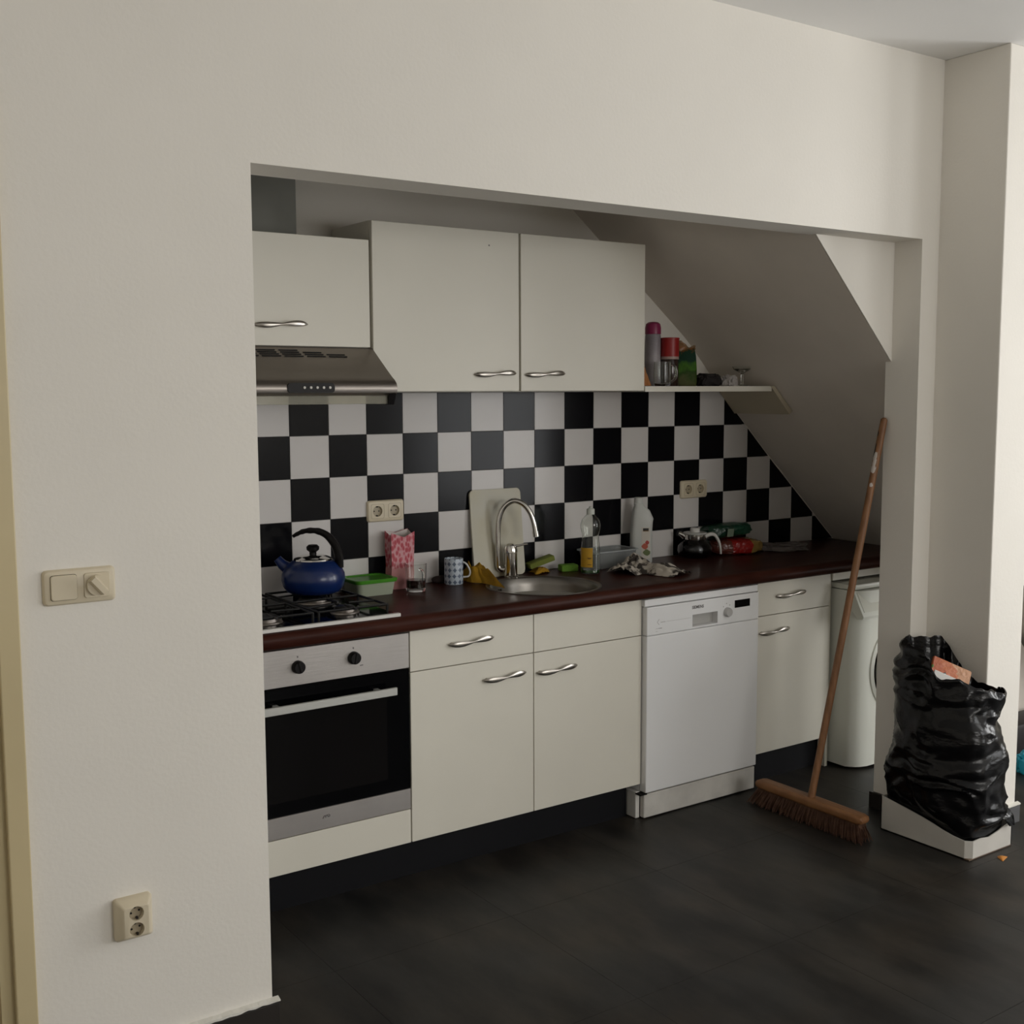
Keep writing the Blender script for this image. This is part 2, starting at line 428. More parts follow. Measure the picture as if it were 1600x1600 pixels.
ZB_, ZD_, ZT_ = .1326, .7068, .8455
# oven housing
oc = thing('base_cabinet', 'cream oven housing with a plain white filler panel below the built-in oven', 'cabinet', (-.128, -.28, 0), 'kitchen base cabinets')
for x in (-.4285, .1565): part('side_panel', box(x, x+.014, YF+.02, -.02, ZB_, ZT_), CAB, oc, False)
part('filler_panel', box(-.4265, .1695, YF, YF+.018, ZB_+.0014, .2475, bev=.001, seg=1), CAB, oc, False)
part('bottom_panel', box(-.414, .1565, YF+.02, -.02, ZB_, ZB_+.016), CABIN, oc, False)
# sink units
c1 = thing('base_cabinet', 'cream base cabinet right of the oven with handles on both its drawer and door', 'cabinet', (.42, -.28, 0), 'kitchen base cabinets')
carcass(c1, .1725, .6700, YF+.0195, -.02, ZB_, ZT_)
dr = front('drawer', c1, .1725, .6700, ZD_, ZT_); handle(dr, .320, .497, .783, YF)
dr = front('door', c1, .1725, .6700, ZB_, ZD_); handle(dr, .457, .632, .642, YF)
c2 = thing('base_cabinet', 'cream base cabinet left of the dishwasher, drawer front without a handle', 'cabinet', (.92, -.28, 0), 'kitchen base cabinets')
carcass(c2, .6703, 1.1690, YF+.0195, -.02, ZB_, ZT_)
front('drawer', c2, .6703, 1.1690, ZD_, ZT_)
dr = front('door', c2, .6703, 1.1690, ZB_, ZD_); handle(dr, .682, .858, .636, YF)
c3 = thing('base_cabinet', 'narrow cream base cabinet between the dishwasher and the washing machine', 'cabinet', (2.0, -.28, 0), 'kitchen base cabinets')
carcass(c3, 1.7830, 2.2240, YF+.0195, -.02, ZB_, ZT_)
dr = front('drawer', c3, 1.7830, 2.2240, ZD_, ZT_); handle(dr, 1.888, 2.063, .784, YF)
dr = front('door', c3, 1.7830, 2.2240, ZB_, ZD_); handle(dr, 1.793, 1.968, .640, YF)
part('end_panel', box(2.2245, 2.2405, YF+.01, -.02, 0, ZT_), CAB, c3, False)
part('front_rail', box(2.2408, 2.780, YF+.002, YF+.018, .812, ZT_+.001), CAB, c3, False)
# plinths
single('plinth', box(-.56, 1.140, -.4762, -.46, 0, ZB_-.001), PLINTH, 'long black kick plinth under the oven and sink cabinets', 'plinth', (.3, -.468, 0), smooth=False)
single('plinth', box(1.786, 2.2235, -.4762, -.46, 0, ZB_-.001), PLINTH, 'short black kick plinth behind the broom head', 'plinth', (2.0, -.468, 0), smooth=False)

# worktop: post-formed front edge, hole for the sink bowl
SX, SY, SR = .865, -.320, .205
prof = [(-.008, WT), (-.535, WT), (-.548, WT-.002), (-.556, WT-.008), (-.560, WT-.017), (-.560, WT-.036), (-.557, WT-.045), (-.548, WT-.0505), (-.008, WT-.0505)]
b = bmesh.new()
A = []
for w, xs in ((XL+.002, None), (2.835, 2.79)):
    A.append([b.verts.new((w if xs is None else (w+(xs-w)*(-y/.56)), y, z)) for y, z in prof])
n = len(prof)
for i in range(n): b.faces.new((A[0][i], A[0][(i+1) % n], A[1][(i+1) % n], A[1][i]))
b.faces.new(A[0][::-1]); b.faces.new(A[1])
hole = bmesh.new(); lathe(hole, SX, SY, [(SR-.002, WT-.2), (SR-.002, WT+.1)], 64)
b = cut(b, hole)
single('worktop', b, WOODTOP, 'long dark red-brown kitchen worktop with a rounded front edge', 'worktop', (1.1, -.28, WT-.0505), ang=50)

# ---- oven
ov = thing('oven', 'built-in steel oven with black glass door and two black knobs', 'oven', (-.128, -.28, .25))
OX0, OX1 = -.4260, .1695
part('body', box(OX0+.02, OX1-.02, -.50, -.06, .255, .835), BLK, ov, False)
cp = part('control_panel', box(OX0, OX1, YF-.002, -.50, .7235, .8400, bev=.0015, seg=1), OVSTEEL, ov, False)
for x, z, a in ((-.221, .781, .3), (-.031, .784, -.2)):
    t = bmesh.new(); lathe(t, 0, 0, [(.0205, 0), (.0205, .004), (.019, .016), (.017, .019)], 28)
    rbox(t, (0, 0, .017), (.006, .034, .010), Matrix.Rotation(a, 3, 'Z'), .001, 1)
    kb = bmesh.new(); join(kb, t, Matrix.Translation((x, YF-.002, z)) @ Matrix.Rotation(math.pi/2, 4, 'X'))
    part('knob', kb, BLK, cp)
for x, z, w, h in ((-.221, .812, .004, .006), (-.031, .815, .004, .006), (-.0035, .7563, .011, .0035)):
    part('print_mark', box(x-w/2, x+w/2, YF-.0026, YF-.0019, z-h/2, z+h/2), GREYP, cp, False)
gl_ = part('door', box(OX0, OX1, YF-.002, -.50, .3200, .7205, bev=.002, seg=1), BLKGLASS, ov, False, label='black glass oven door')
part('window', box(OX0+.055, OX1-.085, YF-.0028, YF-.001, .365, .640), OVENWIN, gl_, False)
hb = bmesh.new(); bx(hb, -.356, .1005, YF-.047, YF-.037, .6525, .6775, .0015, 1)
for x in (-.30, .045): bx(hb, x-.008, x+.008, YF-.038, YF-.001, .657, .673, .001, 1)
part('handle', hb, ALU, gl_, False, label='pale aluminium bar handle')
part('door_strip', box(OX0, OX1, YF-.002, -.50, .2505, .3185, bev=.0015, seg=1), OVSTEEL, ov, False)
t = bmesh.new()
p0 = Vector((-.134, YF-.0026, .2905))
for pts in ([(-.014,-.006),(-.009,.003),(-.004,.003),(-.004,-.004)], [(-.004,.001),(.002,.004),(.004,-.003),(.008,-.003)], [(.006,.005),(.010,.002),(.009,-.003)]):
    tube(t, [p0+Vector((x, 0, z)) for x, z in pts], .0016, 6)
part('badge', t, GREYP, ov)

# ---- hob
hob = thing('gas_hob', 'black four-burner gas hob with a pale front trim', 'hob', (-.14, -.29, WT))
part('glass_top', box(-.43, .135, -.522, -.040, WT, WT+.008, bev=.0015, seg=1), BLKGLASS, hob, False)
part('front_trim', box(-.431, .136, -.538, -.5225, WT+.0005, WT+.0115, bev=.001, seg=1), WHITEPL, hob, False)
for x, y, r in ((-.275,-.405,.046), (.005,-.400,.036), (-.275,-.165,.036), (.005,-.165,.050)):
    t = bmesh.new(); lathe(t, x, y, [(r+.012, WT+.008), (r+.010, WT+.012), (r, WT+.013), (r, WT+.022)], 28)
    bu = part('burner', t, STEELD, hob)
    t = bmesh.new(); lathe(t, x, y, [(r-.004, WT+.022), (r-.004, WT+.027), (r-.010, WT+.030)], 28); part('burner_cap', t, BLKIRON, bu)
    t = bmesh.new(); tube(t, [(x+r+.007, y-.01, WT+.012), (x+r+.007, y-.01, WT+.026)], .0025, 6); part('spark_pin', t, CHROME, bu)
for x0, x1 in ((-.405,-.150), (-.130,.112)):
    t = bmesh.new(); z = WT+.036
    for (a, c) in (((x0,-.49),(x1,-.49)), ((x1,-.49),(x1,-.075)), ((x1,-.075),(x0,-.075)), ((x0,-.075),(x0,-.49)), ((x0,-.285),(x1,-.285))):
        tube(t, [(a[0],a[1],z), (c[0],c[1],z)], .0042, 6)
    xm = (x0+x1)/2
    for yc in (-.405,-.165):
        for dx, dy in ((1,0),(-1,0)): tube(t, [(xm+dx*.025, yc, z+.003), (xm+dx*(x1-x0)/2, yc, z)], .0038, 6)
        for dy in (1,-1): tube(t, [(xm, yc+dy*.025, z+.003), (xm, yc+dy*.105, z)], .0038, 6)
    for x in (x0, x1):
        for y in (-.49,-.285,-.075): tube(t, [(x, y, z), (x, y, WT+.007)], .0042, 6)
    part('pan_support', t, BLKIRON, hob)

# ---- dishwasher
DX_, DW1, YD = 1.172, 1.7640, -.552
dw = thing('dishwasher', 'white freestanding dishwasher with black display between the cream cabinets', 'dishwasher', (1.468, -.28, 0))
part('body', box(DX_, DW1, -.515, -.03, .10, .812), WHITEAPP, dw, False)
part('lid', box(DX_-.006, DW1, YD+.006, -.03, .8175, .8440, bev=.002, seg=1), WHITEAPP, dw, False)
dc = bmesh.new(); bx(dc, 1.402, 1.536, YD-.05, YD+.030, .7165, .7630)
pf = cut(box(DX_, DW1, YD, YD+.036, .7066, .8150, bev=.004, seg=2), dc)
pn = part('control_panel', pf, WHITEAPP, dw, False)
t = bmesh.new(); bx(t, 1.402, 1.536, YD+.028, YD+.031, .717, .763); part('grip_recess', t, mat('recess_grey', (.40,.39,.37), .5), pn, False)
part('display', box(1.628, 1.712, YD-.0012, YD+.001, .7655, .7955), BLKGLASS, pn, False)
t = bmesh.new(); lathe(t, 0, 0, [(.019, 0), (.0185, .012), (.016, .016)], 28); kb = bmesh.new()
join(kb, t, Matrix.Translation((1.586, YD, .754)) @ Matrix.Rotation(math.pi/2, 4, 'X')); part('knob', kb, mat('silver_plastic', (.55,.54,.53), .35, .3), pn)
t = text_bm('SIEMENS', .0165, (1.430, YD-.0004, .791), (1,0,0), (0,0,1), bold=.0004)
part('lettering', t, GREYP, pn, False)
for a, r in ((60,.030), (95,.034), (130,.030)):
    x, z = 1.586+r*math.cos(math.radians(a)), .754+r*math.sin(math.radians(a)); part('print_mark', box(x-.002, x+.002, YD-.0006, YD+.0005, z-.0025, z+.0025), FAINT, pn, False)
t = bmesh.new(); tube(t, [(1.232, YD, .7655), (1.222, YD, .755), (1.232, YD, .745)], .0011, 5); part('print_arrow', t, FAINT, pn)
for q in ((1.240, 1.262, .7520, .7545), (1.265, 1.395, .7525, .7533), (1.214, 1.236, .7300, .7312), (1.214, 1.224, .7195, .7207)):
    part('print_line', box(q[0], q[1], YD-.0006, YD+.0005, q[2], q[3]), FAINT, pn, False)
t = bmesh.new(); bx(t, 1.228, 1.246, YD-.0006, YD+.0005, .7298, .7316); part('print_dash', t, GREYP, pn, False)
part('door', box(DX_, DW1, YD, YD+.036, .1030, .7055, bev=.004, seg=2), WHITEAPP, dw, False)
part('kick_plate', box(DX_-.002, DW1, -.545, -.520, .004, .0960, bev=.003, seg=1), mat('worn_white_enamel', (.60,.58,.54), .45, var=.07, vscale=14), dw, False)
part('side_foot', box(1.1480, DX_-.004, -.522, -.06, .002, .105, bev=.002, seg=1), WHITEPL, dw, False)
part('hinge_plate', box(1.148, DX_+.01, -.549, -.52, .0965, .1025), BLK, dw, False)

# ---- washing machine
wx0, wx1, wy = 2.266, 2.856, -.660
wm = thing('washing_machine', 'old white front-loading washing machine half hidden behind the wall jamb', 'washing machine', ((wx0+wx1)/2, -.36, 0))
WF = -.640   # plane of the front panel
b = bmesh.new()
def wm_outline(d):
    return [(wx0+d, -.06), (wx0+d, -.592), (wx0+.012, -.607), (wx0+.026, -.622), (wx0+.046, -.634), (wx0+.08, WF-.003), (wx1-.06, WF-.003+d), (wx1-.02, -.632+d), (wx1-d, -.592), (wx1-d, -.06)]
prism(b, wm_outline(0), 'z', .012, .775)
part('body', b, WASHER, wm, True, 40)
t = bmesh.new(); bx(t, wx0-.002, wx1+.002, -.612, -.06, .7775, .8010, .005); part('lid', t, WASHER, wm)
t = bmesh.new(); prism(t, [(-.600,.7750),(-.6130,.7745),(-.668,.672),(-.664,.662),(WF+.002,.658),(-.600,.70)], 'x', wx0+.001, wx1-.001)
fa = part('fascia', t, WASHER, wm, False)
def fpt(z): return -.6130-.055*(.7745-z)/.1025
t = bmesh.new(); prism(t, [(fpt(.768)-.0004,.768),(fpt(.768)-.0022,.7675),(fpt(.690)-.0022,.690),(fpt(.690)-.0004,.6895)], 'x', wx0+.016, wx0+.19); part('detergent_drawer', t, mat('yellowed_plastic', (.66,.66,.58), .4), fa, False)
t = bmesh.new(); prism(t, [(fpt(.757)-.0020,.757),(fpt(.757)-.0030,.757),(fpt(.751)-.0030,.751),(fpt(.751)-.0020,.751)], 'x', wx0+.075, wx0+.100); part('label_plate', t, GREYP, fa, False)
# porthole door: ring, rubber gap and bulging door
pxc, pzc = 2.560, .425
def disc(prof, n=48):
    t = bmesh.new(); lathe(t, 0, 0, prof, n); q = bmesh.new()
    join(q, t, Matrix.Translation((pxc, WF-.003, pzc)) @ Matrix.Rotation(math.pi/2, 4, 'X')); return q
pd = part('porthole_ring', disc([(.215, -.002), (.212, .006), (.198, .012), (.188, .004)]), WASHER, wm)
part('rubber_gap', disc([(.189, -.001), (.189, .010), (.170, .010)]), BLK, pd)
part('porthole_door', disc([(.183, .004), (.186, .020), (.176, .038), (.150, .050), (.09, .058), (.02, .060)]), mat('door_grey_plastic', (.42,.43,.38), .35), pd)
for x in (wx0+.06, wx1-.06):
    for y in (-.56, -.12):
        t = bmesh.new(); lathe(t, x, y, [(.02, .0), (.02, .013)], 16); part('foot', t, BLK, wm)

# ---- upper cabinets
YU = -.300
hc = thing('wall_cabinet', 'small cream wall cabinet above the extractor hood', 'cabinet', (-.13, -.15, 1.764), 'kitchen wall cabinets')
carcass(hc, -.428, .1680, YU+.0195, -.008, 1.7640, 2.1180)
dr = front('door', hc, -.428, .1680, 1.7640, 2.1180, YU); handle(dr, -.240, -.062, 1.832, YU)
u1 = thing('wall_cabinet', 'tall cream wall cabinet directly right of the extractor hood', 'cabinet', (.475, -.15, 1.617), 'kitchen wall cabinets')
carcass(u1, .1765, .7735, YU+.0195, -.008, 1.6180, 2.1830)
dr = front('door', u1, .1765, .7720, 1.6180, 2.1830, YU); handle(dr, .578, .752, 1.681, YU)
u2 = thing('wall_cabinet', 'tall cream wall cabinet at the end by the open shelf', 'cabinet', (1.07, -.15, 1.617), 'kitchen wall cabinets')
carcass(u2, .7745, 1.3710, YU+.0195, -.008, 1.6180, 2.1830)
dr = front('door', u2, .7775, 1.3710, 1.6180, 2.1830, YU); handle(dr, .798, .974, 1.681, YU)
part('screw', box(.640, .645, YU-.001, YU+.001, 2.128, 2.133), GREYP, u1, False)

# dark grey box above the hood cabinet
single('grey_upright', box(-.32, -.004, -.115, -.002, 2.1185, 2.78, bev=.004), mat('dark_grey_matt', (.20,.20,.175), .6, var=.1, vscale=3), 'dark grey box rising behind the small cabinet', 'upright', (-.16, -.06, 2.1185))

# ---- extractor hood
eh = thing('extractor_hood', 'slim steel extractor hood under the small cabinet with black button panel', 'extractor hood', (-.128, -.23, 1.60))
pr = [(-.008,1.7625),(-.296,1.7625),(-.300,1.7600)]
for k in range(1, 6): pr.append((-.30-.132*k/5, 1.760-.098*k/5))
for k in range(1, 8):
    a = math.radians(52+ (180-52+25)*k/8); pr.append((-.4435+.0285*math.cos(math.pi-a+math.pi/2-math.pi/2)*1.0*(1), 1.634+.0285*math.sin(a)))
pr = [(-.008,1.7625),(-.298,1.7625),(-.302,1.7600),(-.400,1.6890),(-.436,1.6640),(-.450,1.6560),(-.460,1.6470),(-.466,1.6360),(-.467,1.6250),(-.463,1.6150),(-.452,1.6080),(-.430,1.6060),(-.008,1.6060)]
t = bmesh.new(); prism(t, pr, 'x', -.426, .1745)
# ventilation slots on the slope
sl = []
sd = Vector((0, -.098, -.071)).normalized(); sn = Vector((0, -.071, .098)).normalized()
rows_ = [(.014, [-.235,-.16,]), (.024, [-.39,-.31,-.235,-.16,-.085]), (.033, [-.38,-.305,-.23,-.155,-.08,-.005]), (.042, [-.37,-.295,-.222,-.148,-.075,0.0])]
rows_ = [(.016, (-.245,-.168)), (.027, (-.395,-.318,-.243,-.166,-.089)), (.038, (-.390,-.314,-.239,-.163,-.086,-.010)), (.049, (-.386,-.310,-.235,-.159,-.082,-.006))]
slots = bmesh.new()
Rm = Matrix((Vector((1,0,0)), -sd, sn)).transposed()
for s, xs in rows_:
    for x in xs:
        p = Vector((x+.033, -.302, 1.760))+sd*s
        rbox(slots, p, (.064, .0032, .004), Rm)
bd = part('body', t, STEELD, eh, True, 30)
part('vent_slots', slots, GAP, bd, False)
t = bmesh.new(); pl = rrect(.158, .030, .011)
prism(t, [(-.128+u, 1.6310+v) for u, v in pl], 'y', -.4700, -.455)
bpnl = part('button_panel', t, BLK, eh)
for k in range(5):
    t = bmesh.new(); lathe(t, 0, 0, [(.0042, 0), (.004, .003)], 14); q = bmesh.new(); join(q, t, Matrix.Translation((-.152+k*.0215, -.470, 1.6320)) @ Matrix.Rotation(math.pi/2, 4, 'X'))
    part('button', q, mat('button_white', (.6,.58,.54), .4), bpnl)
part('visor', box(-.426, .150, -.445, -.439, 1.5800, 1.6065, bev=.001, seg=1), mat('smoky_visor', (.62,.60,.50), .12, spec=.4, trans=.75, ior=1.2), eh, False)
t = bmesh.new(); prism(t, [(-.462,1.612),(-.430,1.612),(-.428,1.577),(-.447,1.577)], 'x', .150, .172); part('end_bracket', t, BLK, eh, False)

# ---- shelf and its cleat on the slope
sh = thing('shelf', 'narrow white open shelf running from the cabinet to the sloping ceiling', 'shelf', (1.7, -.15, 1.613))
t = bmesh.new(); prism(t, [(1.372,-.302),(2.047,-.336),(2.052,-.009),(1.372,-.009)], 'z', 1.6150, 1.6365); part('board', t, CAB, sh, False)
t = bmesh.new(); prism(t, [(2.040,1.6365),(2.064,1.6365),(2.176,1.530),(2.158,1.516)], 'y', -.338, -.012); part('cleat', t, mat('yellowed_board', (.52,.46,.34), .55), sh, False)

# ================================================================== SOCKETS AND SWITCHES
def plate(parent, cx, cz, w, h, y, d, r=.010, axis='y'):
    t = bmesh.new()
    rings = []
    for ins, dy in ((0, 0), (0, -.35*d), (.0035, -.85*d), (.0075, -d)):
        rings.append([(cx+u*(w-2*ins)/w, y+dy, cz+v*(h-2*ins)/h) for u, v in rrect(w, h, r)])
    loft(t, rings); return t
def cyl_y(cx, cz, r, y0, y1, n=28):
    t = bmesh.new(); lathe(t, 0, 0, [(r, -y0), (r, -y1)] if -y0 < -y1 else [(r, -y1), (r, -y0)], n); q = bmesh.new()
    join(q, t, Matrix.Rotation(math.pi/2, 4, 'X')); bmesh.ops.translate(q, verts=q.verts[:], vec=(cx, 0, cz)); return q
def schuko(parent, cx, cz, yf, dep, rot=0, r=.0195):
    """round recess floor with holes and earth clips"""
    t = cyl_y(cx, cz, r-.0002, yf+dep, yf+dep+.001)
    s = part('socket_well', t, IVORYD, parent)
    q = bmesh.new(); c, sn_ = math.cos(rot), math.sin(rot)
    for d in (-.0095, .0095): join(q, cyl_y(cx+d*c, cz+d*sn_, .0026, yf+dep-.0006, yf+dep+.0008, 12))
    for d in (-1, 1):
        px, pz = cx-d*sn_*(r-.003), cz+d*c*(r-.003); bx(q, px-.0022, px+.0022, yf+dep-.008, yf+dep+.0005, pz-.0022, pz+.0022)
    part('contacts', q, HOLE, s, False)
def double_socket(label, x0, x1, z0, z1, y):
    cx, cz = (x0+x1)/2, (z0+z1)/2; w, h = x1-x0, z1-z0; d = .012
    o = thing('wall_socket', label, 'socket', (cx, y, cz), 'double sockets on the tiled wall')
    q = plate(o, cx, cz, w, h, y, d)
    fc = []
    for s in (-1, 1): fc.append(cyl_y(cx+s*.0355, cz, .0195, y-d-.01, y-.0015))
    part('plate', cut(q, *fc), IVORY, o, True, 30)
    for s in (-1, 1):
        schuko(o, cx+s*.0355, cz, y-d, .0095)
        t = bmesh.new(); sq = rrect(.054, .054, .007); k = len(sq)
        rg = [[(cx+s*.0355+u*f, y-d-e, cz+v*f) for u, v in sq] for f, e in ((1.0, -.0004), (1.0, .0006), (.955, .0006), (.955, -.0004))]
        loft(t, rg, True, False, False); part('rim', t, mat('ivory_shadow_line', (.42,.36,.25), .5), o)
double_socket('ivory double socket above the pink paper bag', .2935, .4455, 1.1445, 1.2235, -.0072)
double_socket('ivory double socket above the coffee pot', 1.8335, 1.9915, 1.1465, 1.2255, -.0072)
sw = thing('light_switch', 'ivory rocker switch and rotary dimmer on the white wall at left', 'switch', (-1.0, YW, 1.187))
part('plate', plate(sw, -1.001, 1.187, .158, .080, YW, .012), IVORY, sw, True, 30)
t = bmesh.new(); loft(t, [[(-1.0365+u*f, YW-e, 1.187+v*f) for u, v in rrect(.056, .056, .006)] for f, e in ((1.03, .0118), (1.03, .0122))]); part('switch_gap', t, HOLE, sw)
t = bmesh.new(); loft(t, [[(-1.0365+u*f, YW-e, 1.187+v*f) for u, v in rrect(.056, .056, .006)] for f, e in ((1., .0115), (1., .0150), (.95, .0165))]); part('rocker', t, IVORY, sw)
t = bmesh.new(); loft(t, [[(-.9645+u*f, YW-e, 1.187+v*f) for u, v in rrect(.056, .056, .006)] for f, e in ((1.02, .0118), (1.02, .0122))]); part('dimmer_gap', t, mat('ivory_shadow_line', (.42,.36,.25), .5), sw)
t = bmesh.new(); loft(t, [[(-.9645+u*f, YW-e, 1.187+v*f) for u, v in rrect(.056, .056, .006)] for f, e in ((1., .0115), (1., .0140), (.97, .0150))]); part('dimmer_plate', t, IVORY, sw)
kn = bmesh.new(); join(kn, cyl_y(-.9645, 1.187, .0235, YW-.0148, YW-.0235))
R_ = Matrix.Rotation(math.radians(-40), 3, 'Y')
t = bmesh.new(); prism(t, [(-.0105,0),(.0105,0),(.0060,-.014),(-.0060,-.014)], 'z', -.0215, .0215)
join(kn, t, Matrix.Translation((-.9645, YW-.0233, 1.187)) @ R_.to_4x4()); part('dimmer_knob', kn, IVORY, sw, True, 25)
ws = thing('wall_socket', 'ivory surface-mounted double socket low on the white wall at left', 'socket', (-.911, YW, .39))
q = bmesh.new(); rg = []
for ins, dy in ((0, 0), (0, -.012), (.003, -.018), (.013, -.036), (.016, -.038)):
    rg.append([(-.9115+u*(.088-2*ins)/.088, YW+dy, .389+v*(.102-2*ins)/.102) for u, v in rrect(.088, .102, .008)])
loft(q, rg)
part('housing', cut(q, cyl_y(-.9115, .4085, .0170, YW-.05, YW-.024), cyl_y(-.9115, .3695, .0170, YW-.05, YW-.024)), IVORY, ws, True, 30)
for z in (.4085, .3695): schuko(ws, -.9115, z, YW-.038, .0135, math.radians(12), .0170)

# ================================================================== SINK AND TAP
sk = thing('sink', 'round stainless steel sink set into the dark worktop', 'sink', (SX, SY, WT))
t = bmesh.new()
lathe(t, SX, SY, [(SR+.012, WT+.0005), (SR+.010, WT+.0030), (SR+.002, WT+.0030), (SR-.005, WT-.003), (SR-.010, WT-.030), (SR-.022, WT-.120), (SR-.045, WT-.145), (.05, WT-.152), (.045, WT-.155)], 64, False, True)
part('bowl', t, mat('sink_steel', (.24,.225,.205), .34, 1., bump=.03, bscale=150), sk, True, 50)
t = bmesh.new(); lathe(t, SX, SY, [(.042, WT-.1545), (.040, WT-.150), (.012, WT-.150)], 28); part('drain', t, CHROME, sk)
t = bmesh.new()
for k in range(4):
    a = math.radians(112+k*4.2); x, y = SX+(SR-.0128)*math.cos(a), SY+(SR-.0128)*math.sin(a)
    rbox(t, (x, y, WT-.038), (.006, .004, .016), Matrix.Rotation(a+math.pi/2, 3, 'Z'))
part('overflow', t, HOLE, sk, False)
tp = thing('tap', 'chrome gooseneck mixer tap behind the round sink', 'tap', (.873, -.092, WT))
TX, TY = .873, -.092
rr = Vector((.823, -.568, 0))
def tpt(u, z): return Vector((TX, TY, 0))+rr*u+Vector((0, 0, z))
t = bmesh.new(); lathe(t, TX, TY, [(.030, WT), (.030, WT+.006), (.0255, WT+.010), (.0255, WT+.098)], 32); part('body', t, CHROME, tp)
t = bmesh.new(); lathe(t, TX, TY, [(.0265, WT+.100), (.0265, WT+.112), (.022, WT+.126), (.012, WT+.133), (.003, WT+.134)], 32); hd = part('lever_head', t, CHROME, tp)
t = bmesh.new(); tube(t, [tpt(.012, WT+.122), tpt(.050, WT+.130), tpt(.066, WT+.131)], [.005,.004,.0035], 10); part('lever', t, CHROME, hd)
path = [tpt(-.015, WT+.036), tpt(-.032, WT+.032), tpt(-.046, WT+.040), tpt(-.0485, WT+.060), tpt(-.049, WT+.12), tpt(-.0485, WT+.19), tpt(-.042, WT+.24), tpt(-.022, WT+.280), tpt(.012, WT+.300), tpt(.048, WT+.288), tpt(.076, WT+.254), tpt(.090, WT+.215), tpt(.0965, WT+.178)]
t = bmesh.new(); tube(t, smooth_path(path, 7), .0105, 14); part('spout', t, CHROME, tp)
e0, e1 = tpt(.0960, WT+.182), tpt(.0995, WT+.160); t = bmesh.new(); tube(t, [e0, e1], .0125, 14); part('nozzle', t, CHROME, tp)

# ================================================================== THINGS ON THE WORKTOP
# kettle
KX, KY, KZ = .008, -.160, WT+.0405
kt = thing('kettle', 'blue enamel stove kettle with a black arched handle on the hob', 'kettle', (KX, KY, KZ))
BLUE = mat('blue_enamel', (.005,.018,.092), .28, coat=.2)
t = bmesh.new(); lathe(t, KX, KY, [(.078, KZ), (.090, KZ+.006), (.102, KZ+.022), (.108, KZ+.045), (.106, KZ+.066), (.096, KZ+.086), (.080, KZ+.103), (.062, KZ+.113), (.058, KZ+.115)], 48)
kb_ = part('body', t, BLUE, kt)
t = bmesh.new(); a0 = Vector((KX, KY, KZ+.078)); sp = -rr
tube(t, [a0+sp*.080, a0+sp*.106+Vector((0,0,.018)), a0+sp*.122+Vector((0,0,.038))], [.024, .018, .014], 16); part('spout', t, BLUE, kt)
t = bmesh.new(); lathe(t, KX, KY, [(.066, KZ+.112), (.064, KZ+.117), (.045, KZ+.126), (.018, KZ+.130)], 40); ld = part('lid', t, CHROME, kt)
t = bmesh.new(); lathe(t, KX, KY, [(.012, KZ+.128), (.012, KZ+.138), (.021, KZ+.146), (.022, KZ+.156), (.015, KZ+.163), (.004, KZ+.164)], 28); part('knob', t, BLK, ld)
def kp(u, z): return Vector((KX, KY, KZ))+rr*u+Vector((0,0,z))
hp = smooth_path([kp(.089, .086), kp(.088, .120), kp(.076, .160), kp(.050, .194), kp(.015, .210), kp(-.025, .210), kp(-.052, .200), kp(-.067, .191)], 6)
el = []
for i in range(len(hp)):
    s = i/(len(hp)-1); w = .021*(1-s)**.8+.006; el.append((.014*(1-s)+.007, (.021 if s < .35 else .021-(s-.35)*.022)*.62+(.0012*math.sin(s*60) if .5 < s < .9 else 0)))
t = bmesh.new(); tube(t, hp, 0, 12, el); part('handle', t, BLK, kt)

# green-lidded tub
TUB = mat('frosted_plastic', (.50,.55,.42), .35, trans=.35, ior=1.3)
tb = thing('food_tub', 'small frosted food tub with a bright green lid beside the hob', 'food tub', (.258, -.085, WT))
def tub_bm(x0, x1, y0, y1, z0, z1, flare, r=.018, thick=.0015, floor=True):
    cx, cy = (x0+x1)/2, (y0+y1)/2; w, h = x1-x0, y1-y0; rg = []
    for f, z in ((-flare, z0), (-flare*.5, (z0+z1)/2), (0, z1), (-.003, z1), (-.003-flare*.5, (z0+z1)/2), (-flare-.003, z0+.003)):
        rg.append([(cx+u, cy+v, z) for u, v in rrect(w+2*f, h+2*f, r)])
    return loft(bmesh.new(), rg)
GREENLID = mat('green_plastic', (.060,.250,.018), .35)
part('tub_body', tub_bm(.182, .336, -.152, -.018, WT, WT+.050, .007), TUB, tb)
t = bmesh.new(); rg = [[(.259+u, -.085+v, z) for u, v in rrect(.164+2*f, .144+2*f, .02)] for f, z in ((0, WT+.046), (.002, WT+.056), (0, WT+.059), (-.010, WT+.059), (-.013, WT+.055))]; loft(t, rg)
part('tub_lid', t, GREENLID, tb)
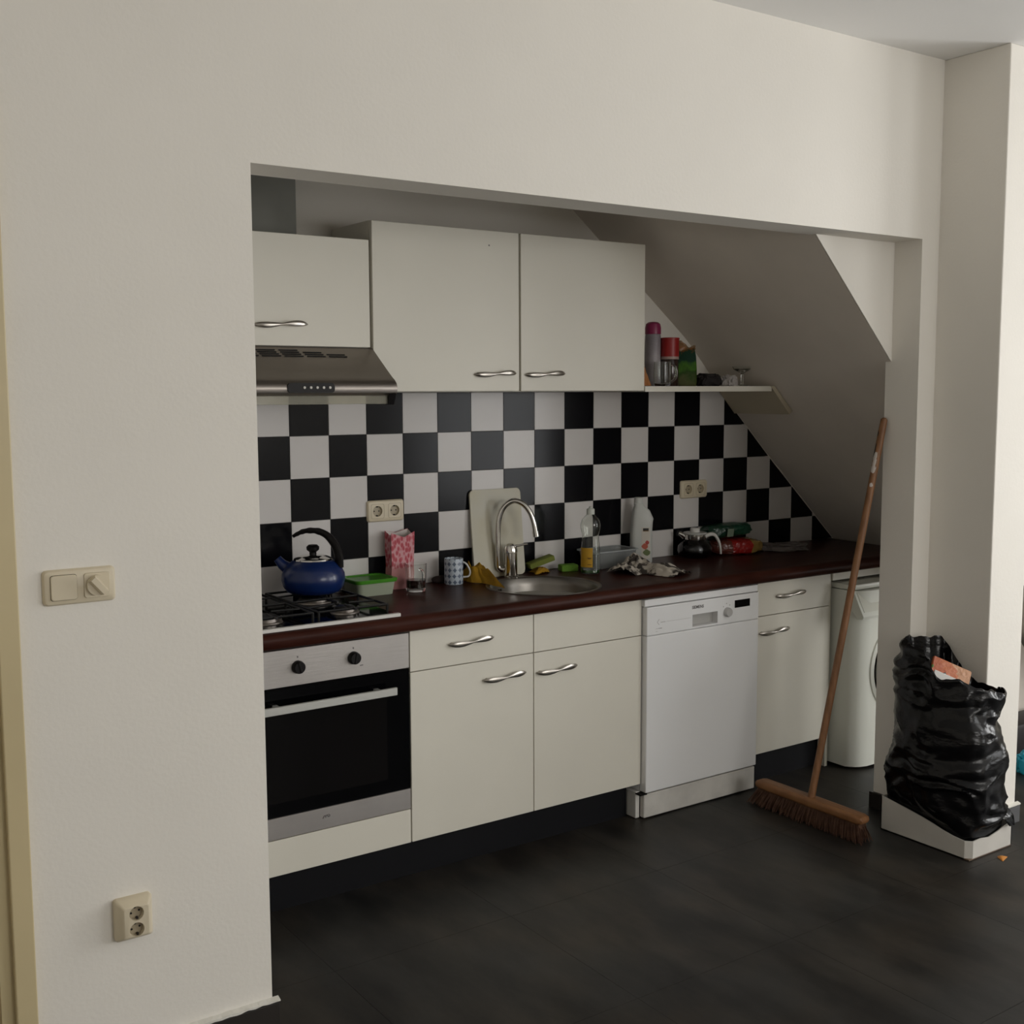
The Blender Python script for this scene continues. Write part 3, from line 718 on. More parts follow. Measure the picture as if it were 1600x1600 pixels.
# paper bag, open on top with zig-zag rim
def paper_material():
    m = D.materials.new('pink_patterned_paper'); m.use_nodes = True; nt = m.node_tree; b = nt.nodes['Principled BSDF']; b.inputs['Roughness'].default_value = .6
    tc = nd(nt, 'ShaderNodeTexCoord'); v = nd(nt, 'ShaderNodeTexVoronoi'); v.inputs['Scale'].default_value = 85
    mp = nd(nt, 'ShaderNodeMapping'); mp.inputs['Scale'].default_value = (1,1,.6); nt.links.new(tc.outputs['Object'], mp.inputs[0]); nt.links.new(mp.outputs[0], v.inputs['Vector'])
    r = nd(nt, 'ShaderNodeValToRGB'); e = r.color_ramp.elements; e[0].color = (.42,.05,.07,1); e[1].color = (.60,.30,.32,1); e[0].position = .30; e[1].position = .62
    n = e.new(.48); n.color = (.52,.13,.16,1)
    nt.links.new(v.outputs['Distance'], r.inputs[0])
    sp = nd(nt, 'ShaderNodeSeparateXYZ'); nt.links.new(tc.outputs['Object'], sp.inputs[0])
    mr = nd(nt, 'ShaderNodeMapRange'); mr.inputs[1].default_value = .075; mr.inputs[2].default_value = .082; nt.links.new(sp.outputs[2], mr.inputs[0])
    mx = nd(nt, 'ShaderNodeMix', data_type='RGBA'); mx.inputs[6].default_value = (.55,.24,.24,1); nt.links.new(mr.outputs[0], mx.inputs[0]); nt.links.new(r.outputs[0], mx.inputs[7])
    nt.links.new(mx.outputs[2], b.inputs['Base Color']); return m
PAPER = paper_material(); PAPERIN = mat('white_paper_inside', (.60,.55,.52), .7)
pb = thing('paper_bag', 'open pink and red patterned paper bag standing against the tiles', 'paper bag', (.405, -.055, WT))
def bag_ring(z, sx, sy, dz=None):
    base = [(.355,-.080),(.405,-.084),(.455,-.072),(.462,-.050),(.455,-.024),(.405,-.020),(.358,-.026),(.366,-.052)]
    out = []
    for k, (x, y) in enumerate(base):
        zz = z+(dz[k] if dz else 0)
        out.append((.405+(x-.405)*sx+.0025*noise.noise((k, z*40, 1)), -.052+(y+.052)*sy+.0025*noise.noise((k, z*40, 5)), zz))
    return out
rimz = [.0,-.018,.0,-.014,.006,-.006,.004,-.012]
t = bmesh.new()
loft(t, [bag_ring(WT+.0005, .80, .75), bag_ring(WT+.02, .92, .9), bag_ring(WT+.06, .98, .95), bag_ring(WT+.085, .95, .95), bag_ring(WT+.14, 1, 1), bag_ring(WT+.21, 1.0, 1.0, rimz)], True, True, False)
part('paper_body', t, PAPER, pb, True, 20)
t = bmesh.new(); loft(t, [bag_ring(WT+.209, .975, .955, rimz), bag_ring(WT+.14, .96, .94), bag_ring(WT+.10, .9, .9)], True, False, True)
part('paper_lining', t, PAPERIN, pb, True, 20)
# glass mug with tea
def glass_mat(name, col=(.95,.97,.95), rough=.02):
    return mat(name, col, rough, trans=1., ior=1.30)
GLASS = glass_mat('clear_glass')
gx, gy = .421, -.140
gm = thing('glass_mug', 'clear glass mug half full of dark tea before the pink bag', 'mug', (gx, gy, WT))
t = bmesh.new(); lathe(t, gx, gy, [(.034, WT+.0005), (.0355, WT+.006), (.040, WT+.100), (.0385, WT+.1005), (.0340, WT+.012), (.006, WT+.011)], 32)
part('cup', t, GLASS, gm)
t = bmesh.new(); lathe(t, gx, gy, [(.0300, WT+.0135), (.0335, WT+.015), (.0353, WT+.042), (.0353, WT+.0425)], 32); part('tea', t, mat('dark_tea', (.022,.003,.002), .1), gm)
hdir = Vector((-.10,-.99,0)).normalized()
def gp(r, z): return Vector((gx, gy, WT+z))+hdir*r
t = bmesh.new(); tube(t, smooth_path([gp(.036,.084), gp(.056,.082), gp(.066,.066), gp(.062,.040), gp(.050,.022), gp(.036,.024)], 6), .0050, 10); part('handle', t, GLASS, gm)
# printed mug
def mug_material():
    m = D.materials.new('blue_white_patterned_glaze'); m.use_nodes = True; nt = m.node_tree; b = nt.nodes['Principled BSDF']; b.inputs['Roughness'].default_value = .25
    tc = nd(nt, 'ShaderNodeTexCoord'); sp = nd(nt, 'ShaderNodeSeparateXYZ'); nt.links.new(tc.outputs['Object'], sp.inputs[0])
    at = nd(nt, 'ShaderNodeMath', operation='ARCTAN2'); nt.links.new(sp.outputs[1], at.inputs[0]); nt.links.new(sp.outputs[0], at.inputs[1])
    def M(op, a, b_=None):
        n = nd(nt, 'ShaderNodeMath', operation=op)
        for k, x in enumerate((a, b_)):
            if x is None: continue
            if isinstance(x, (int, float)): n.inputs[k].default_value = x
            else: nt.links.new(x, n.inputs[k])
        return n.outputs[0]
    u = M('MULTIPLY', at.outputs[0], 11/(2*math.pi)); v = M('MULTIPLY', sp.outputs[2], 44.)
    row = M('FLOOR', v); u = M('ADD', u, M('MULTIPLY', M('MODULO', row, 2), .12))
    fu = M('ABSOLUTE', M('SUBTRACT', M('FRACT', u), .5)); fv = M('ABSOLUTE', M('SUBTRACT', M('FRACT', v), .5))
    dmd = M('ADD', M('POWER', fu, .8), M('POWER', fv, .8))
    r = nd(nt, 'ShaderNodeValToRGB'); e = r.color_ramp.elements; e[0].color = (.10,.13,.19,1); e[1].color = (.44,.50,.57,1); e[0].position = .44; e[1].position = .60
    nt.links.new(dmd, r.inputs[0]); nt.links.new(r.outputs[0], b.inputs['Base Color']); return m
mx_, my_ = .613, -.092
mg = thing('mug', 'pale blue mug with rows of dark motifs beside the yellow cloth', 'mug', (mx_, my_, WT))
t = bmesh.new(); lathe(t, mx_, my_, [(.033, WT+.0005), (.0355, WT+.004), (.0355, WT+.096), (.0350, WT+.0985), (.0325, WT+.0985), (.0318, WT+.094), (.0318, WT+.012), (.004, WT+.010)], 36); part('cup', t, mug_material(), mg)
hd_ = Vector((.90,-.42,0)).normalized()
def mp_(r, z): return Vector((mx_, my_, WT+z))+hd_*r
t = bmesh.new(); tube(t, smooth_path([mp_(.034,.083), mp_(.046,.077), mp_(.058,.058), mp_(.062,.042), mp_(.055,.028), mp_(.034,.026)], 6), .0034, 10); part('handle', t, mat('white_ceramic', (.62,.62,.60), .25), mg)
# dark lump behind the mug
t = bmesh.new(); bmesh.ops.create_icosphere(t, subdivisions=3, radius=1)
for v in t.verts: v.co = Vector((.585+v.co.x*.036, -.038+v.co.y*.022, WT+.014+v.co.z*.0138))+Vector((0,0,.002*noise.noise(v.co*3)))
for v in t.verts: v.co.z = max(v.co.z, WT+.0005)
single('steel_wool_pad', t, mat('dark_brown_scourer', (.030,.018,.015), .9, bump=.6, bscale=300), 'small dark brown scouring pad behind the patterned mug', 'scouring pad', (.585, -.038, WT))

def clothish(name, fn, nu, nv, m, label, cat, loc, thick=.0018):
    t = bmesh.new(); grid(t, fn, nu, nv, thick); o = single(name, t, m, label, cat, loc, ang=80); return o
YEL = mat('yellow_cloth', (.42,.23,.012), .85, var=.1, vscale=20, bump=.2, bscale=180)
def cloth1(u, v):
    # lies from behind the mug towards the front, one corner pointing at the sink
    A, B, C_, D_ = Vector((.672,-.030)), Vector((.678,-.118)), Vector((.742,-.070)), Vector((.738,-.205))
    p = (A.lerp(B, v)).lerp(C_.lerp(D_, v), u)
    if v > .55 and u > .45: p += Vector((-.036, -.105))*((v-.55)/.45)**1.3*((u-.45)/.55)**1.2
    e = min(u, 1-u, .6*v+.05, 1-v)
    env = min(1, max(0, e)/.22)**.75
    h = env*(.030+.026*math.exp(-((u-.15)/.3)**2-((v-.45)/.4)**2)+.030*math.exp(-((u-.78)/.2)**2-((v-.40)/.3)**2))
    h += env*(.030*abs(noise.noise((u*4.0, v*3.2, 2.3)))+.014*noise.noise((u*8, v*7, 7)))
    return (p.x+.008*noise.noise((u*5, v*5, 1)), p.y+.008*noise.noise((u*5, v*5, 4)), WT+.0025+max(0, h))
clothish('cleaning_cloth', cloth1, 44, 30, YEL, 'large crumpled yellow cleaning cloth between mug and tap', 'cloth', (.73, -.1, WT))
# cutting board leaning on the tiles
cb = bmesh.new(); t = bmesh.new(); prism(t, rrect(.238, .342, .018, 5), 'y', -.004, .004)
ca = math.radians(-6.2)
M = Matrix.Translation((.852, -.0305, WT+.1715)) @ Matrix.Rotation(ca, 4, 'X')
bmesh.ops.bevel(t, geom=[e for e in t.edges if abs(e.verts[0].co.y-e.verts[1].co.y) < 1e-6], offset=.0012, segments=1, affect='EDGES')
join(cb, t, M)
single('cutting_board', cb, mat('stained_white_polyethylene', (.52,.50,.42), .4, col2=(.50,.46,.33), vscale=5), 'white plastic cutting board leaning on the tiles behind the tap', 'cutting board', (.852, -.04, WT), smooth=False)
# sponges and second yellow cloth
def slab(c, size, R, m, label, name='sponge', bev=.004):
    t = bmesh.new(); rbox(t, c, size, R, bev, 2)
    return t
YE2 = YEL
def cloth2(u, v):
    x = 1.000+.085*u+.010*math.sin(v*5); y = -.030-.072*v+.02*u
    h = .016*math.sin(u*math.pi)**.6*math.sin(min(1, v*1.1)*math.pi)**.4+.010*abs(noise.noise((u*6, v*5, 11)))*math.sin(u*math.pi)
    return (x, y, WT+.0025+max(0, h))
clothish('cleaning_cloth', cloth2, 26, 22, YE2, 'small yellow cloth crumpled under the olive sponge', 'cloth', (1.04, -.06, WT))
t = slab((1.040, -.058, WT+.0450), (.112, .045, .022), Matrix.Rotation(math.radians(-16), 3, 'Y') @ Matrix.Rotation(math.radians(-10), 3, 'Z'), None, '')
single('sponge', t, mat('olive_sponge', (.17,.20,.035), .9, bump=.5, bscale=250), 'olive green sponge lying tilted on the small yellow cloth', 'sponge', (1.035, -.06, WT+.03))
t = slab((1.155, -.090, WT+.0142), (.072, .045, .027), Matrix.Rotation(math.radians(-14), 3, 'Z'), None, '')
single('sponge', t, mat('lime_sponge', (.15,.32,.035), .9, bump=.5, bscale=250), 'bright lime green sponge block behind the sink rim', 'sponge', (1.155, -.09, WT))
# dish soap bottle
bx_, by_ = 1.190, -.190
ds = thing('dish_soap_bottle', 'clear dish soap bottle with yellow label and white cap', 'bottle', (bx_, by_, WT))
t = bmesh.new(); lathe(t, bx_, by_, [(.034, WT+.0005), (.038, WT+.006), (.038, WT+.10), (.034, WT+.135), (.033, WT+.155), (.039, WT+.178), (.040, WT+.197), (.034, WT+.216), (.020, WT+.232), (.0135, WT+.236), (.0135, WT+.240), (.0125, WT+.240), (.0125, WT+.2355), (.0190, WT+.231), (.0328, WT+.2152), (.0388, WT+.197), (.0378, WT+.178), (.0318, WT+.155), (.0328, WT+.135), (.0368, WT+.10), (.0368, WT+.0065), (.004, WT+.0025)], 36, sy=.8, rot=-.6)
part('bottle_body', t, mat('clear_plastic', (.93,.95,.92), .04, trans=1., ior=1.35), ds)
t = bmesh.new(); lathe(t, bx_, by_, [(.0325, WT+.004), (.0365, WT+.007), (.0365, WT+.016), (.030, WT+.0165)], 32, sy=.8, rot=-.6); part('green_soap', t, mat('green_soap', (.015,.075,.010), .15), ds)
t = bmesh.new(); lathe(t, bx_, by_, [(.016, WT+.236), (.016, WT+.256), (.013, WT+.259), (.007, WT+.260), (.007, WT+.266), (.004, WT+.267)], 24); part('cap', t, mat('translucent_white_cap', (.55,.57,.52), .35), ds)
lab_m = mat('yellow_label', (.50,.28,.020), .45)
t = bmesh.new(); lr = []
for z in (WT+.028, WT+.105):
    row = []
    for k in range(13):
        a = math.radians(168+112*k/12)-(-.6)*0
        q = Vector((.0385*math.cos(a), .0385*.8*math.sin(a), 0)); q.rotate(Matrix.Rotation(-.6, 3, 'Z')); row.append((bx_+q.x, by_+q.y, z))
    lr.append(row)
loft(t, lr, False); lb = part('label', t, lab_m, ds)
t = bmesh.new(); c0 = Vector((bx_, by_, 0))
pdir = Vector((-.70, -.71, 0)).normalized(); xd = Vector((.71, -.70, 0)).normalized()
for z, w in ((WT+.066,.022), (WT+.063,.014), (WT+.040,.020)): rbox(t, c0+pdir*.0362+Vector((0,0,z)), (.0010, w*.8, .0022), Matrix((pdir, xd, Vector((0,0,1)))).transposed())
part('label_print', t, mat('brown_print', (.10,.05,.01), .5), lb, False)
# empty translucent tub
tt = thing('plastic_tub', 'empty frosted plastic tub behind the dish soap bottle', 'tub', (1.365, -.085, WT))
part('tub_body', tub_bm(1.255, 1.475, -.150, -.018, WT, WT+.072, .012, .02), mat('frosted_clear_plastic', (.60,.62,.62), .25, trans=.75, ior=1.15), tt)
t = bmesh.new(); rg = [[(1.365+u, -.084+v, z) for u, v in rrect(.220+2*f, .132+2*f, .021)] for f, z in ((0, WT+.069), (.006, WT+.069), (.006, WT+.0735), (-.001, WT+.0735))]
loft(t, rg+[rg[0]], True, False, False); part('rim', t, mat('frosted_rim', (.55,.57,.58), .3, trans=.4, ior=1.2), tt)
# white cleaner bottle
cx_, cy_ = 1.548, -.082
cl = thing('cleaner_bottle', 'tall white cleaner bottle with sloping shoulders and a narrow label', 'bottle', (cx_, cy_, WT))
PEW = mat('white_translucent_hdpe', (.56,.57,.545), .4, sub=.2)
rot_ = math.radians(-30)
t = bmesh.new(); rg = []
for w, d, z, sh_ in ((.086,.052,WT+.0005,0),(.092,.058,WT+.006,0),(.091,.058,WT+.140,0),(.090,.058,WT+.172,0.002),(.092,.058,WT+.186,0.004),(.070,.050,WT+.222,-.001),(.044,.042,WT+.238,-.008),(.038,.038,WT+.250,-.012),(.030,.030,WT+.254,-.013)):
    ring = []
    for u, v in rrect(w, d, min(w, d)*.32):
        q = Vector((u+sh_, v, 0)); q.rotate(Matrix.Rotation(rot_, 3, 'Z')); ring.append((cx_+q.x, cy_+q.y, z))
    rg.append(ring)
loft(t, rg); part('bottle_body', t, PEW, cl, True, 40)
q = Vector((-.013, 0, 0)); q.rotate(Matrix.Rotation(rot_, 3, 'Z'))
t = bmesh.new(); lathe(t, cx_+q.x, cy_+q.y, [(.0185, WT+.252), (.0185, WT+.268), (.016, WT+.276), (.006, WT+.277)], 24); part('cap', t, PEW, cl)
nrm = Vector((math.sin(rot_), -math.cos(rot_), 0)); xd = Vector((math.cos(rot_), math.sin(rot_), 0)); F = Matrix((xd, -nrm, Vector((0,0,1)))).transposed()
cc = Vector((cx_, cy_, 0))+nrm*.0292+xd*.014
t = bmesh.new(); rbox(t, cc+Vector((0,0,WT+.086)), (.036, .0012, .132), F); lbc = part('label', t, mat('cream_label', (.58,.54,.48), .5), cl, False)
for nm, dx, z, w, h, c, rd in (('label_band', 0, .142, .024, .013, (.012,.010,.008), 0), ('label_stripe', 0, .137, .022, .004, (.25,.12,.02), 0), ('label_fruit', -.004, .072, .026, .024, (.42,.09,.05), 1), ('label_fruit', .006, .088, .016, .017, (.38,.05,.04), 1), ('label_leaf', .004, .046, .030, .026, (.13,.17,.06), 1)):
    t = bmesh.new(); off = cc+nrm*(.0008+.0002*rd)+xd*dx+Vector((0,0,WT+z))
    if rd:
        t2 = bmesh.new(); prism(t2, [(w/2*math.cos(k*.45)*(1+.12*math.sin(k*2.1)), h/2*math.sin(k*.45)*(1+.12*math.cos(k*1.7))) for k in range(14)], 'y', -.0005, .0005); join(t, t2, Matrix.Translation(off) @ F.to_4x4())
    else: rbox(t, off, (w, .0008, h), F)
    part(nm, t, mat('ink_%s_%d' % (nm, int(c[0]*1000)), c, .5), lbc, False)
# tea towel
def towel_material():
    m = D.materials.new('patterned_tea_towel'); m.use_nodes = True; nt = m.node_tree; b = nt.nodes['Principled BSDF']; b.inputs['Roughness'].default_value = .9
    tc = nd(nt, 'ShaderNodeTexCoord'); v = nd(nt, 'ShaderNodeTexNoise'); v.inputs['Scale'].default_value = 26; v.inputs['Detail'].default_value = 3; nt.links.new(tc.outputs['UV'], v.inputs['Vector']); nt.links.new(tc.outputs['Object'], v.inputs['Vector'])
    r = nd(nt, 'ShaderNodeValToRGB'); e = r.color_ramp.elements; e[0].color = (.055,.045,.038,1); e[1].color = (.50,.45,.38,1); e[0].position = .45; e[1].position = .53
    nt.links.new(v.outputs[0], r.inputs[0]); nt.links.new(r.outputs[0], b.inputs['Base Color']); return m
def towel(u, v):
    # runs from front-left to front-right over a hump; folded loops at both ends
    p0, p1, p2 = Vector((1.262, -.290)), Vector((1.385, -.235)), Vector((1.438, -.455))
    a = p0.lerp(p1, min(1, u/.5)) if u < .5 else p1.lerp(p2, (u-.5)/.5)
    dirn = (p1-p0).normalized() if u < .42 else ((p2-p1).normalized() if u > .58 else ((p1-p0).normalized().lerp((p2-p1).normalized(), (u-.42)/.16)).normalized())
    nr = Vector((dirn.y, -dirn.x)) if u < 2 else None
    w = (v-.5)*.13*(1+.25*noise.noise((u*4, 0, 3)))
    x, y = a.x+nr.x*w, a.y+nr.y*w
    prof = max(0, 1-(abs(v-.5)/.5)**2.4)
    h = prof*(.020+.030*math.exp(-((u-.52)/.20)**2)+.010*math.sin(u*17))+.020*abs(noise.noise((u*7, v*5, 1)))*prof+.012*noise.noise((u*16, v*11, 9))*prof
    return (x, y, WT+.0025+max(0, h))
clothish('tea_towel', towel, 64, 30, towel_material(), 'crumpled dark and white patterned tea towel in front of the cleaner bottle', 'towel', (1.36, -.28, WT), .002)
# coffee pot
px_, py_ = 1.842, -.098
pt = thing('coffee_pot', 'round glass coffee pot with steel collar and white handle', 'coffee pot', (px_, py_, WT))
t = bmesh.new(); lathe(t, px_, py_, [(.055, WT+.0005), (.068, WT+.006), (.077, WT+.030), (.074, WT+.052), (.058, WT+.072), (.046, WT+.080), (.045, WT+.080), (.056, WT+.070), (.072, WT+.051), (.0745, WT+.030), (.064, WT+.009), (.01, WT+.006)], 40)
part('glass_body', t, mat('smoky_glass', (.60,.60,.62), .03, trans=1., ior=1.35), pt)
t = bmesh.new(); lathe(t, px_, py_, [(.060, WT+.010), (.0735, WT+.030), (.0705, WT+.050), (.060, WT+.060), (.01, WT+.060)], 36); part('coffee', t, mat('black_coffee', (.004,.003,.004), .2), pt)
t = bmesh.new(); lathe(t, px_, py_, [(.046, WT+.079), (.047, WT+.083), (.047, WT+.100), (.044, WT+.102)], 36); part('collar', t, CHROME, pt)
t = bmesh.new(); lathe(t, px_, py_, [(.050, WT+.102), (.052, WT+.106), (.050, WT+.109), (.022, WT+.110)], 36); ldp = part('lid', t, mat('lid_plastic', (.52,.52,.50), .35), pt)
t = bmesh.new(); lathe(t, px_, py_, [(.021, WT+.110), (.021, WT+.124), (.018, WT+.128), (.004, WT+.129)], 24); part('lid_knob', t, WHITEPL, ldp)
hv = Vector((.80,-.60,0)).normalized()
def pp(r, z): return Vector((px_, py_, WT+z))+hv*r
t = bmesh.new(); hp2 = smooth_path([pp(.045,.092), pp(.066,.100), pp(.086,.096), pp(.101,.074), pp(.110,.046), pp(.113,.014)], 6)
tube(t, hp2, 0, 10, [(.011-.004*i/len(hp2), .010-.0055*i/len(hp2)) for i in range(len(hp2))]); part('handle', t, WHITEPL, pt)
t = bmesh.new(); tube(t, [pp(-.045,.090), pp(-.062,.102), pp(-.070,.106)], [.014,.010,.007], 10); part('spout', t, CHROME, pt)
# plastic food bags
def pillow(cx, cy, cz, lx, ly, lz, rot, seed, n=3, wr=.10, tilt=0.):
    t = bmesh.new(); bmesh.ops.create_icosphere(t, subdivisions=4, radius=1)
    R = Matrix.Rotation(rot, 3, 'Z') @ Matrix.Rotation(tilt, 3, 'Y')
    for v in t.verts:
        d = v.co.copy(); p = Vector([math.copysign(abs(c)**.62, c) for c in d])
        k = 1+wr*noise.noise(d*2.2+Vector((seed,0,0)))+wr*.6*noise.noise(d*5.5+Vector((0,seed,0)))
        q = Vector((p.x*lx*k, p.y*ly*k, p.z*lz*k)); v.co = R @ q+Vector((cx, cy, cz))
    return t
def bag_mat(name, stops, axis=0, rough=.3, amp=.0):
    """colour blocks printed along the bag (object coordinates)"""
    m = D.materials.new(name); m.use_nodes = True; nt = m.node_tree; b = nt.nodes['Principled BSDF']; b.inputs['Roughness'].default_value = rough
    tc = nd(nt, 'ShaderNodeTexCoord'); sp = nd(nt, 'ShaderNodeSeparateXYZ'); nt.links.new(tc.outputs['Object'], sp.inputs[0])
    n = nd(nt, 'ShaderNodeTexNoise'); n.inputs['Scale'].default_value = 30; nt.links.new(tc.outputs['Object'], n.inputs['Vector'])
    ma = nd(nt, 'ShaderNodeMath', operation='MULTIPLY_ADD'); ma.inputs[1].default_value = amp; nt.links.new(n.outputs[0], ma.inputs[0]); nt.links.new(sp.outputs[axis], ma.inputs[2])
    mr = nd(nt, 'ShaderNodeMapRange'); mr.inputs[1].default_value = -.12; mr.inputs[2].default_value = .12; nt.links.new(ma.outputs[0], mr.inputs[0])
    r = nd(nt, 'ShaderNodeValToRGB'); r.color_ramp.interpolation = 'CONSTANT'; e = r.color_ramp.elements
    while len(e) < len(stops): e.new(.5)
    for k, (p, c) in enumerate(stops): e[k].position = p; e[k].color = (*c, 1)
    nt.links.new(mr.outputs[0], r.inputs[0]); nt.links.new(r.outputs[0], b.inputs['Base Color'])
    bp = nd(nt, 'ShaderNodeBump'); bp.inputs['Strength'].default_value = .5; bp.inputs['Distance'].default_value = .01
    n2 = nd(nt, 'ShaderNodeTexNoise'); n2.inputs['Scale'].default_value = 45; nt.links.new(tc.outputs['Object'], n2.inputs['Vector'])
    nt.links.new(n2.outputs[0], bp.inputs['Height']); nt.links.new(bp.outputs[0], b.inputs['Normal'])
    return m
def flat_bottom(t, z):
    for v in t.verts: v.co.z = max(v.co.z, z)
    return t
t = flat_bottom(pillow(2.070, -.105, WT+.032, .125, .075, .036, math.radians(-18), 3.1), WT+.0006)
single('food_bag', t, bag_mat('red_yellow_film', [(0,(.13,.035,.025)),(.30,(.30,.012,.010)),(.68,(.30,.19,.05))], 0, .25, .02), 'red and yellow plastic food bag lying beside the coffee pot', 'food bag', (2.07, -.105, WT), 'food bags by the coffee pot')
t = pillow(2.050, -.078, WT+.103, .118, .055, .030, math.radians(-12), 8.4, tilt=-.05)
for v in t.verts:
    if v.co.y > -.010: v.co.y = -.010
gb = single('food_bag', t, bag_mat('green_film', [(0,(.010,.045,.025)),(.50,(.012,.040,.020)),(.55,(.008,.055,.030))], 0, .28, .03), 'dark green plastic food bag lying on the red and yellow bag', 'food bag', (2.05, -.078, WT+.07), 'food bags by the coffee pot')
t = bmesh.new(); rbox(t, Vector((2.016, -.140, WT+.098)), (.030, .002, .036), Matrix.Rotation(math.radians(-16), 3, 'Z') @ Matrix.Rotation(math.radians(12), 3, 'X'), 0)
ROOTLOC[gb.name] = Vector((2.05, -.078, WT+.07)); part('label', t, mat('grey_green_label', (.20,.26,.19), .5), gb, False)
t = flat_bottom(pillow(2.330, -.160, WT+.012, .105, .062, .018, math.radians(-28), 5.7, wr=.35), WT+.0006)
single('clear_bag', t, mat('crumpled_clear_film', (.42,.38,.37), .22, trans=.6, ior=1.1, bump=.9, bscale=40), 'flat crumpled see-through plastic bag at the right end of the worktop', 'plastic bag', (2.33, -.16, WT))

# ================================================================== THINGS ON THE SHELF
S0 = 1.6365
def along(px, y):  # x on the ray through image column px at depth y (kept from measuring the photograph)
    return {}
sx_, sy_ = 1.545, -.150
sc = thing('spray_can', 'tall spray can with a magenta cap on the shelf beside the cabinet', 'spray can', (sx_, sy_, S0))
t = bmesh.new(); lathe(t, sx_, sy_, [(.031, S0), (.032, S0+.004), (.032, S0+.205), (.030, S0+.212)], 32); part('can', t, mat('silver_printed_tin', (.36,.33,.35), .5, .1, col2=(.22,.20,.22), vscale=12), sc)
t = bmesh.new(); lathe(t, sx_, sy_, [(.0305, S0+.212), (.0325, S0+.213), (.0325, S0+.238), (.029, S0+.254), (.020, S0+.261), (.004, S0+.263)], 32); part('cap', t, mat('magenta_plastic', (.25,.022,.085), .35), sc)
jx, jy = 1.602, -.190
jr = thing('jar', 'jar with a tall bright red top standing behind the glass mug', 'jar', (jx, jy, S0))
t = bmesh.new(); lathe(t, jx, jy, [(.034, S0), (.036, S0+.004), (.036, S0+.105), (.034, S0+.112)], 32); part('jar_body', t, mat('dark_brown_glass', (.030,.016,.012), .12), jr)
t = bmesh.new(); lathe(t, jx, jy, [(.037, S0+.110), (.037, S0+.121)], 32); part('collar', t, mat('pale_paper_band', (.42,.30,.27), .5), jr)
t = bmesh.new(); lathe(t, jx, jy, [(.0375, S0+.121), (.0375, S0+.190), (.039, S0+.191), (.039, S0+.197), (.036, S0+.198)], 32); part('lid', t, mat('red_plastic', (.30,.010,.010), .4), jr)
g2x, g2y = 1.508, -.250
gm2 = thing('glass_mug', 'empty clear glass mug on the shelf in front of the red-topped jar', 'mug', (g2x, g2y, S0))
t = bmesh.new(); lathe(t, g2x, g2y, [(.031, S0+.0005), (.034, S0+.006), (.036, S0+.055), (.033, S0+.098), (.0315, S0+.098), (.0335, S0+.055), (.031, S0+.012), (.005, S0+.010)], 32); part('cup', t, GLASS, gm2)
hv2 = Vector((.85,-.52,0)).normalized()
def g2(r, z): return Vector((g2x, g2y, S0+z))+hv2*r
t = bmesh.new(); tube(t, smooth_path([g2(.033,.088), g2(.050,.080), g2(.057,.055), g2(.051,.030), g2(.032,.014)], 6), .005, 10); part('handle', t, GLASS, gm2)
t = bmesh.new(); t2 = bmesh.new()
def opack(u, v):
    x = 1.395+.070*u*(1-.5*v); y = -.245+.012*u+.030*v+.008*noise.noise((u*4, v*6, 4)); return (x, y, S0+.0022+.128*v)
grid(t, opack, 14, 20, .010)
t = flat_bottom(t, S0+.0005)
single('snack_packet', t, mat('orange_film', (.34,.115,.022), .35, col2=(.44,.22,.10), vscale=16, bump=.4, bscale=50), 'orange packet leaning at the cabinet end of the shelf', 'packet', (1.425, -.235, S0), ang=60)
def leaf_material():
    m = D.materials.new('green_leaf_print'); m.use_nodes = True; nt = m.node_tree; b = nt.nodes['Principled BSDF']; b.inputs['Roughness'].default_value = .6; b.inputs['Specular IOR Level'].default_value = .15
    tc = nd(nt, 'ShaderNodeTexCoord'); n = nd(nt, 'ShaderNodeTexNoise'); n.inputs['Scale'].default_value = 30; n.inputs['Detail'].default_value = 3; nt.links.new(tc.outputs['Object'], n.inputs['Vector'])
    sp = nd(nt, 'ShaderNodeSeparateXYZ'); nt.links.new(tc.outputs['Object'], sp.inputs[0])
    ma = nd(nt, 'ShaderNodeMath', operation='MULTIPLY_ADD'); ma.inputs[1].default_value = .10; nt.links.new(n.outputs[0], ma.inputs[0]); nt.links.new(sp.outputs[2], ma.inputs[2])
    r = nd(nt, 'ShaderNodeValToRGB'); e = r.color_ramp.elements
    cols = [(0,(.05,.045,.015)),(.20,(.075,.085,.025)),(.36,(.022,.060,.006)),(.50,(.055,.150,.012)),(.66,(.008,.035,.020)),(.80,(.010,.040,.022)),(.88,(.22,.08,.02)),(1,(.16,.14,.08))]
    while len(e) < len(cols): e.new(.5)
    for k, (p, c) in enumerate(cols): e[k].position = p; e[k].color = (*c, 1)
    mr = nd(nt, 'ShaderNodeMapRange'); mr.inputs[1].default_value = .035; mr.inputs[2].default_value = .225; nt.links.new(ma.outputs[0], mr.inputs[0]); nt.links.new(mr.outputs[0], r.inputs[0])
    nt.links.new(r.outputs[0], b.inputs['Base Color']); return m
gpk = thing('food_packet', 'green stand-up food packet with a folded top on the shelf', 'packet', (1.690, -.165, S0))
t = bmesh.new(); rg = []
for z, w, d in ((.0005,.118,.050),(.02,.122,.056),(.07,.120,.050),(.115,.112,.034),(.145,.108,.016),(.150,.106,.010)):
    rg.append([(1.694+u*math.cos(-.45)-v*math.sin(-.45)+.003*noise.noise((u*40, z*30, 2)), -.165+u*math.sin(-.45)+v*math.cos(-.45)+.004*noise.noise((u*40, z*30, 6)), S0+z+(.012*u/.06 if z > .1 else 0)) for u, v in rrect(w, d, min(w, d)*.3)])
loft(t, rg); part('pouch', t, leaf_material(), gpk, True, 50)
